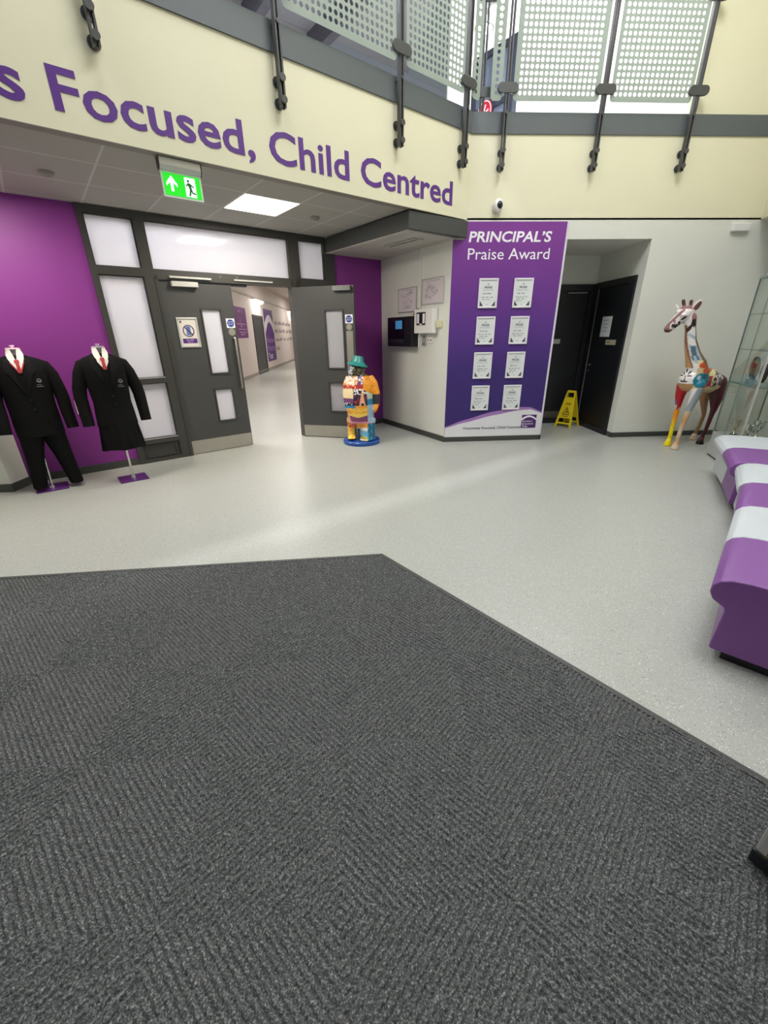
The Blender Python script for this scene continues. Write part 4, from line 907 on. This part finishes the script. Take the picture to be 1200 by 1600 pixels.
def gpaint(x, y, z):
    p = Vector((x, y, z)); best = min(caps, key=lambda c: seg_d(p, *c[1:])[0] + (.012 if c[0] == 'body' and z < .74 else 0)); tag = best[0]; f = seg_d(p, *best[1:])[1]
    side = lambda l0, z0, rl, rz, ang=0: ((math.cos(ang) * (x - l0) + math.sin(ang) * (z - z0)) / rl) ** 2 + ((-math.sin(ang) * (x - l0) + math.cos(ang) * (z - z0)) / rz) ** 2 < 1
    if tag in ('neck', 'flt', 'body') and z > .79:
        if side(.008, .885, .082, .088) and y < .12: return K['teal'] if not side(-.02, .915, .02, .03) else K['sky']
        if tag == 'flt': tag = 'body'
    if tag == 'fly':
        if z > .53 + .03 * math.sin(x * 90): return K['pur'] if side(-.21, .57, .025, .05) else K['red']
        if z > .49: return K['bone'] if math.sin(x * 160) > 0 else K['red']
        if z < .09: return K['yel']
        return mixc(K['yel'], K['org'], (z - .24) / .18)
    if tag == 'flt':
        if z > .50: return K['grey'] if x > -.055 + .25 * (z - .6) else K['wht']
        return K['pale'] if z < .07 else mixc(K['pale'], K['tan'], .55 + .45 * math.sin(z * 20))
    if tag == 'hrd': return K['blk'] if z < .05 else (K['pale'] if z < .6 and x > .245 - .02 * math.sin(z * 9) and y > .25 else K['mar'])
    if tag == 'hlb': return K['pale'] if z < .09 else mixc(K['tan'], K['brn'], .6)
    if tag == 'horn': return K['dmauve'] if z > 1.745 else K['mauve']
    if tag == 'flt' : pass
    if tag == 'head':
        if z < 1.475 + .0: return K['dmauve']
        for sl, sz, rl, rz, an in ((-.425, 1.52, .02, .022, .5), (-.395, 1.515, .016, .025, -.5), (-.37, 1.55, .013, .02, .3), (-.365, 1.52, .018, .018, 0), (-.34, 1.535, .008, .022, -.7), (-.42, 1.565, .016, .016, 0)):
            if side(sl, sz, rl, rz, an): return K['spot'] if sz < 1.56 or sl > -.4 else K['mauve']
        if side(-.335, 1.60, .032, .012, .6): return K['spot']
        if z > 1.70: return K['mauve']
        # white cheek and brow, mauve bridge
        u_ = (x + .335) * -.779 + (z - 1.652) * .627
        if u_ > .052: return K['wht']
        if u_ > .022: return K['mauve']
        if x + (1.652 - z) * .0 < -.455 and z < 1.53: return K['mauve']
        return K['wht']
    if tag == 'neck':
        cxn = interp([(.95, -.06), (1.05, -.085), (1.18, -.15), (1.34, -.212), (1.49, -.245), (1.6, -.275), (1.7, -.28)], z)[0]; u = x - cxn
        for sl, sz, rl, rz, an in ((-.222, 1.545, .026, .045, .1), (-.255, 1.485, .022, .04, -.35)):
            if side(sl, sz, rl, rz, an): return K['spot']
        if z > 1.52: return K['mauve'] if u > .02 else K['wht']
        if u > interp([(.95, .12), (1.05, .105), (1.18, .075), (1.34, .054), (1.7, .05)], z)[0]: return K['brn']
        if z > 1.03 and u < -.030: return K['tan'] if (u < -.05) else mixc(K['brn'], K['mauve'], .5)
        if z > 1.03 and u < -.018: return K['bone']
        if 1.03 < z:
            if 1.17 < z < 1.29 and u > -.015: return K['slate'] if (z < 1.28 and -.005 < u < .045) else K['sky']
            if 1.12 < z < 1.17 and u > -.02: return K['slate'] if math.sin(x * 120 + z * 60) > .2 else K['sky']
            if z < 1.12 and u > .03: return K['oran'] if side(-.0, 1.065, .05, .04) else K['cream']
            return K['sky'] if math.sin(z * 55 + x * 30) > .55 else K['wht']
    # body and chest
    if side(.005, .885, .078, .085) and y < .1: return K['teal'] if not side(-.02, .91, .02, .03) else K['sky']
    for sl, sz, rl, rz, an in ((-.165, .995, .008, .028, 0), (-.19, .965, .009, .02, .4), (-.13, .975, .009, .026, -.7), (-.21, .935, .018, .009, .1), (-.125, .935, .024, .009, 0), (-.167, .93, .008, .008, 0), (-.167, .895, .006, .03, 0), (-.167, .868, .045, .008, 0)):
        if side(sl, sz, rl, rz, an) and y < -.05: return K['blk']
    if x < -.06 and y < 0: return K['wht'] if z > .84 else K['tan']
    if side(.045, 1.0, .045, .04): return K['oran']
    if .03 < x < .13 and y < .2:
        if .93 < z < 1.0 and x > .075: return K['lyel']
        if .80 < z < .93: return K['red'] if x < .118 else K['lyel']
    if z < .79: return K['cream']
    if x > .10: return K['mar'] if hsh(int(x * 36), int(z * 30), int(y * 26)) > .45 else K['wht']
    return mixc(K['cream'], K['tan'], .4)
gt = thing('giraffe_sculpture', 'painted giraffe sculpture with patchwork body and yellow and red leg', 'sculpture', mtx(GP, grt, gvw))
gm = fuse(gg, .0085, 4); paint(gm, gpaint); GLOSS = vcol_mat('glossy_paint', .2); gm.materials.append(GLOSS)
gm.name = 'body'; finish(bpy.data.objects.new('body', gm), gt)
for s_, (a, b) in enumerate((((-.262, -.265, 1.685), (-.205, -.25, 1.80)),)):
    va, vb = Vector(a), Vector(b); R = []
    for i in range(9):
        f = i / 8; c = va + (vb - va) * f; wd = .004 + .032 * math.sin(math.pi * min(1, .12 + .86 * f)) ** .8
        ax = Vector((.88, 0, -.47)); R.append([tuple(c + ax * (wd * math.cos(2 * math.pi * k / 14)) + Vector((0, 1, 0)) * (.012 * math.sin(2 * math.pi * k / 14))) for k in range(14)])
    obj('ear', Geo().loft(R), mat('ear_white', '#e6dbd4', .25, var=.03), gt, smooth=True)
    R2 = [[(p[0] + .004, p[1] - .008, p[2] - .004) if True else p for p in [(c_[0] * .0 + sum(q[0] for q in r) / 14 + (c_[0] - sum(q[0] for q in r) / 14) * .72, sum(q[1] for q in r) / 14 + (c_[1] - sum(q[1] for q in r) / 14) * .72, sum(q[2] for q in r) / 14 + (c_[2] - sum(q[2] for q in r) / 14) * .72) for c_ in r]] for r in R[1:-1]]
    obj('inner_ear', Geo().loft(R2), mat('ear_brown', '#5f3a35', .3, var=.05), gt, smooth=True)
va, vb = Vector((-.40, -.27, 1.69)), Vector((-.455, -.24, 1.765))
obj('ear', Geo().tube([va, (va + vb) / 2, vb], [.012, .024, .006], 12, sq=(1, .5)), mat('ear_white', '#e6dbd4', .25), gt, smooth=True)
obj('tail', Geo().tube([(.20, .44, .84), (.235, .47, .72), (.24, .48, .55), (.235, .48, .42)], [.018, .012, .01, .022], 10), mat('tail_maroon', '#4c1620', .3, var=.05), gt, smooth=True)

# bear ----------------------------------------------------------------
BP = floor_pt = (.0, 6.02, 0)
bt = thing('bear_sculpture', 'painted bear sculpture in teal bucket hat on round blue base', 'sculpture', T(*BP))
gb = Geo()
R = [ell(x, y, z, a, b, 32, 2.2) for x, y, z, a, b in ((-.0, 0, .31, .178, .155), (-.0, 0, .40, .193, .175), (0, -.005, .55, .20, .19), (.0, -.005, .70, .205, .185), (.005, 0, .82, .195, .165), (.0, 0, .90, .165, .14), (-.01, 0, .96, .12, .11), (-.02, 0, 1.0, .08, .08))]
gb.loft([ell(0, 0, .22, .09, .08, 32, 2.2), ell(0, 0, .25, .14, .12, 32, 2.2)] + R)
gb.tube([(-.135, .03, .055), (-.135, .03, .2), (-.125, .02, .36)], [.07, .066, .085], 18); gb.tube([(.09, -.05, .055), (.095, -.045, .2), (.095, -.03, .36)], [.115, .108, .12], 20)
gb.ball((-.14, -.04, .075), (.07, .09, .035)); gb.ball((.07, -.12, .075), (.1, .1, .035))
for s_, x1, x2 in ((1, .185, .225), (-1, -.165, -.185)): gb.tube([(s_ * .13, .0, .93), (x1 + .0, -.02, .84), (x2, -.04, .70), (x2 - s_ * .005, -.07, .56), (x2 - s_ * .035, -.10, .49)], [.06, .068, .062, .052, .045], 16); gb.ball((x2 - s_ * .035, -.10, .49), .045)
gb.ball((-.03, -.02, 1.035), (.115, .11, .10), 24); gb.ball((-.105, -.085, 1.01), (.055, .05, .045), 18); gb.ball((-.12, -.12, 1.03), (.02, .016, .015), 12)
BK = {k: lin(v) for k, v in dict(dk='#2c211b', gb='#5c7488', ol='#6b6746', wt='#e8e4dc', rd='#b8352c', pu='#7a4a78', og='#f0a02c', og2='#d9822a', pg='#b8c8b4', bl='#2f84b0', dk2='#33363a', pe='#e8ad84', nv='#2a2e44', lb='#9fb6cc', ye='#f2cf5a', pk='#d88aa0', mg='#8a3a62', cr='#efdcae', oli='#8c8b3a', sk='#6db2cf', tl='#2d7d9c', gr='#6f8a60').items()}
def bpaint(x, y, z):
    cx_, cy_ = 440 + x / .001, 160 + (1.197 - z) / .000937; n = hsh(int(x * 70), int(z * 60))
    if cy_ < 425:
        if cx_ < 345 and 250 < cy_: return BK['gb'] if n > .35 else BK['wt']
        return BK['ol'] if n > .62 else BK['dk']
    if y > .06: return BK['og'] if z > .6 else BK['sk']
    if cy_ < 600 and cx_ < 488: return (BK['rd'] if cy_ > 545 and n > .3 else BK['wt'] if n > .55 else BK['pu'] if cx_ > 400 else BK['og'] if n > .3 else BK['pe'])
    if cx_ >= 488 and cy_ < 690 - max(0, 620 - cx_) * .6: return BK['og2'] if n > .7 else BK['og']
    et = (cy_ - 570) / 270
    if 0 < et < 1 and abs(cx_ - 468) < 6 + 40 * et ** 1.6:
        return BK['nv'] if et > .86 and abs(cx_ - 468) < 22 else BK['pe']
    if cy_ < 835 and cx_ < 345: return BK['cr'] if cy_ < 740 else (BK['pu'] if cy_ < 800 else BK['wt'] if n > .5 else BK['nv'])
    if cy_ < 845 and cx_ < 535: return BK['wt'] if (cy_ < 680 and n > .45) else BK['rd'] if n > .85 else BK['nv']
    if cy_ < 745 and cx_ < 610: return BK['pg']
    if cy_ < 835 and cx_ < 610: return BK['bl']
    if cy_ < 835: return BK['dk2']
    if cx_ > 620 and cy_ < 980: return BK['og'] if n > .3 else BK['og2']
    if cx_ > 535 and cy_ < 1100: return BK['lb']
    if cy_ < 880: return BK['bl'] if cx_ < 372 else BK['og']
    if cy_ < 1110:
        hill = 1000 + abs(cx_ - 400) * -.25 + 20
        if cx_ < 250 + (cy_ - 880) * .25: return BK['pe']
        if cy_ > 1080: return BK['pk']
        if cy_ > hill: return BK['mg'] if n > .5 else BK['pu']
        return BK['ye'] if n > .5 or cy_ > 960 else BK['og']
    if cx_ < 375: return BK['rd'] if cy_ < 1190 and n > .3 else BK['dk'] if cy_ > 1350 else BK['gr'] if cx_ > 345 else BK['ye'] if n > .4 else BK['og']
    if cx_ < 530: return BK['og'] if cy_ < 1180 else BK['wt'] if cy_ < 1225 else BK['sk'] if cy_ < 1285 + (cx_ - 400) * .3 else BK['oli'] if cy_ < 1345 else BK['cr']
    return BK['nv'] if (abs(cx_ - 565 - 14 * math.sin(cy_ * .06)) < 7 or abs(cx_ - 615) < 5) else BK['tl']
bm_ = fuse(gb, .009, 14); paint(bm_, bpaint); bm_.materials.append(GLOSS); bm_.name = 'body'; finish(bpy.data.objects.new('body', bm_), bt)
hat = Geo().lathe([(.056, .105), (.062, .10), (.082, .045), (.098, .022), (.146, -.012), (.146, -.02), (.10, .0)], n=32, sx=1, sy=.95)
obj('bucket_hat', hat, mat('teal_hat', '#26817c', .35, var=.22, scale=14), bt, M=T(-.02, -.015, 1.10) @ Matrix.Rotation(11.5 * D2R, 4, 'Y'), smooth=True)
obj('eye', Geo().ball((-.075, -.112, 1.055), (.016, .012, .02), 12), mat('eye_white', '#dfe4ea', .2), bt, smooth=True)
obj('base', Geo().lathe([(.262, 0), (.27, .006), (.27, .045), (.262, .053)], n=48), mat('blue_base', '#1e4f9e', .25, var=.04), bt, smooth=True)

# ------------------------------------------------------------------ curved bench of upholstered modules
PURV = mat('purple_vinyl_seat', '#7f4e92', .42, var=.03, scale=50, bump=.05); GREYV = mat('grey_vinyl_seat', '#c3c9cc', .42, var=.02, scale=50, bump=.05)
heads = (44.4, 44.4, 45.5, 50, 54.5, 57.5); wdm = .572
pos = [Vector((1.640, 1.462, 0))]
for k in range(5):
    a = heads[k] * D2R; b = (heads[k + 1] + 90) * D2R; step = (0, 0, .015, .035, .0)[k]
    pos.append(pos[-1] + Vector((math.cos(a), math.sin(a), 0)) * (wdm + .006) + Vector((math.cos(b), math.sin(b), 0)) * step)
labs = ('nearest purple vinyl bench module at the right edge', 'pale grey vinyl bench module second from the near end', 'purple vinyl bench module between the two nearer pale grey ones', 'pale grey vinyl bench module in the middle of the far half of row', 'farthest purple vinyl bench module', 'farthest pale grey vinyl bench module beside the glass cabinet')
prof = [(.0, .058), (-.004, .07), (.0, .20), (.003, .275), (-.004, .293), (-.02, .300), (-.052, .318), (-.07, .352), (-.068, .388), (-.046, .418), (-.005, .436), (.06, .444), (.62, .452), (.645, .44), (.65, .40), (.65, .058)]
for k in range(6):
    a = heads[k] * D2R; fwd = Vector((math.cos(a), math.sin(a), 0)); dep = Vector((math.sin(a), -math.cos(a), 0))
    t = thing('bench_module', labs[k], 'bench', mtx(pos[k], dep, fwd), 'vinyl bench modules along the right')
    o = obj('seat', Geo().prism(prof, 0, wdm, 'y'), PURV if k % 2 == 0 else GREYV, t, bevel=.006); o.data.polygons.foreach_set('use_smooth', [True] * len(o.data.polygons)); o.data.set_sharp_from_angle(angle=35 * D2R)
    obj('plinth', Geo().box(.05, .61, .04, wdm - .04, 0, .06), BLACKP, t)

# ------------------------------------------------------------------ glass display cabinet
ca = Vector((4.41, 4.88, 0)) - Vector((4.12, 4.18, 0)); LC = ca.length; ca.normalize(); cn = Vector((ca.y, -ca.x, 0))
cab = thing('display_cabinet', 'tall glass trophy cabinet at the right edge behind the giraffe', 'cabinet', mtx((4.13, 4.19, 0), ca, cn))
DC = .42; HT = 1.97
obj('base', Geo().box(0, LC, 0, DC, .02, .30), mat('cabinet_base_grey', '#b9bbb9', .45, var=.02), cab, bevel=.004); obj('plinth', Geo().box(.02, LC - .01, .015, DC - .02, 0, .025), BLACKP, cab)
EDG = mat('glass_edge', '#7f8c88', .3, .2, var=.04)
for x, y in ((0, 0), (LC - .012, 0), (0, DC - .012), (LC - .012, DC - .012)): obj('corner_post', Geo().box(x, x + (.028 if x == 0 and y == 0 else .012), y, y + .012, .30, HT), ALU if (x == 0 and y == 0) else EDG, cab)
obj('glass_front', Geo().box(.03, LC - .012, .002, .008, .30, HT), GLASS, cab); obj('glass_end', Geo().box(.002, .008, .012, DC - .012, .30, HT), GLASS, cab); obj('glass_end', Geo().box(LC - .008, LC - .002, .012, DC - .012, .30, HT), GLASS, cab)
obj('door_joint', Geo().box(.418, .426, -.002, .004, .30, HT), EDG, cab); obj('top', Geo().box(0, LC, 0, DC, HT, HT + .02), EDG, cab)
for z in (.90, 1.262, 1.622): s_ = obj('shelf', Geo().box(.012, LC - .014, .012, DC - .012, z - .008, z), GLASS, cab); obj('shelf_edge', Geo().box(.012, LC - .014, .009, .012, z - .009, z + .001), EDG, s_)
M_CAB = mtx((4.13, 4.19, 0), ca, cn)
SILV = mat('silver_cup', '#cfcfca', .14, 1, var=.03); MASK = mat('carved_dark', '#2c2526', .45, 0, var=.35, scale=30); GOLD = mat('gold_ribbon', '#d8b52a', .35, .3, var=.1)
def cup(x, y, z, s_, label, ribbon=False):
    t = thing('trophy_cup', label, 'trophy', M_CAB @ T(x, y, z) @ Matrix.Scale(s_, 4), 'trophies on the cabinet base')
    obj('plinth', Geo().lathe([(.05, 0), (.05, .035), (.04, .04)], n=20), BLACKP, t, smooth=True)
    obj('bowl', Geo().lathe([(.035, .04), (.012, .07), (.012, .11), (.03, .13), (.065, .19), (.075, .26), (.07, .26), (.06, .2), (.01, .14)], n=24), SILV, t, smooth=True)
    for q in (-1, 1): obj('handle', Geo().tube([(q * .068, 0, .24), (q * .105, 0, .25), (q * .11, 0, .2), (q * .055, 0, .165)], .006, 8), SILV, t, smooth=True)
    if ribbon: obj('ribbon', Geo().tube([(-.03, -.055, .14), (.0, -.075, .17), (.03, -.06, .13), (.02, -.06, .06)], .011, 8).tube([(-.01, -.06, .16), (-.03, -.065, .06)], .009, 8), GOLD, t, smooth=True)
cup(.50, .12, .30, .72, 'small silver cup near the left end of the cabinet base'); cup(.36, .28, .30, .8, 'silver cup at the back of the cabinet base')
cup(.17, .12, .30, .75, 'silver trophy with yellow ribbons on the cabinet base', True)
def mask_trophy(x, y, z, label, s_, tilt):
    t = thing('mask_trophy', label, 'trophy', M_CAB @ T(x, y, z) @ Matrix.Scale(s_, 4), 'dark carved awards on the cabinet shelf')
    obj('stand', Geo().prism([(-.06, 0), (.06, 0), (.045, .05), (-.045, .05)], -.04, .04), mat('clear_stand', '#9aa3a5', .2, .2), t)
    R = [ell(tilt * z_, -.0, z_, a, a * .45, 24, 2.6) for z_, a in ((.045, .03), (.09, .06), (.15, .075), (.21, .07), (.26, .052), (.285, .03))]
    obj('carving', Geo().loft(R), MASK, t, smooth=True); obj('highlight_oval', Geo().ball((tilt * .165, -.033, .165), (.025, .006, .045), 14), mat('pale_oval', '#8d8a8c', .2, .6), t, smooth=True)
mask_trophy(.43, .10, .90, 'dark carved oval award on the left of the glass shelf', 1.0, .15); mask_trophy(.20, .10, .90, 'brown carved award at the near end of the glass shelf', .8, .1)
mask_trophy(.12, .10, 1.262, 'small dark award on the upper glass shelf', .45, .0)

# ------------------------------------------------------------------ steel stand foot at the right edge
t = thing('steel_post', 'stainless steel post with black rubber foot standing on the mat at right', 'post', mtx((1.102, .648, .0195), Vector((.42, -.908, 0)), Vector((.908, .42, 0))))
obj('rubber_foot', Geo().box(0, .16, 0, .10, 0, .052), BLACKP, t, bevel=.006)
obj('column', Geo().box(.004, .156, .003, .096, .05, 1.15), ALU, t, bevel=.008)
obj('beige_reflection', Geo().box(.03, .135, -.001, .008, .06, 1.1), mat('golden_reflection', '#a08a5c', .3, .7, var=.05), t)  # golden-beige reflection in the steel, put in as a coloured strip
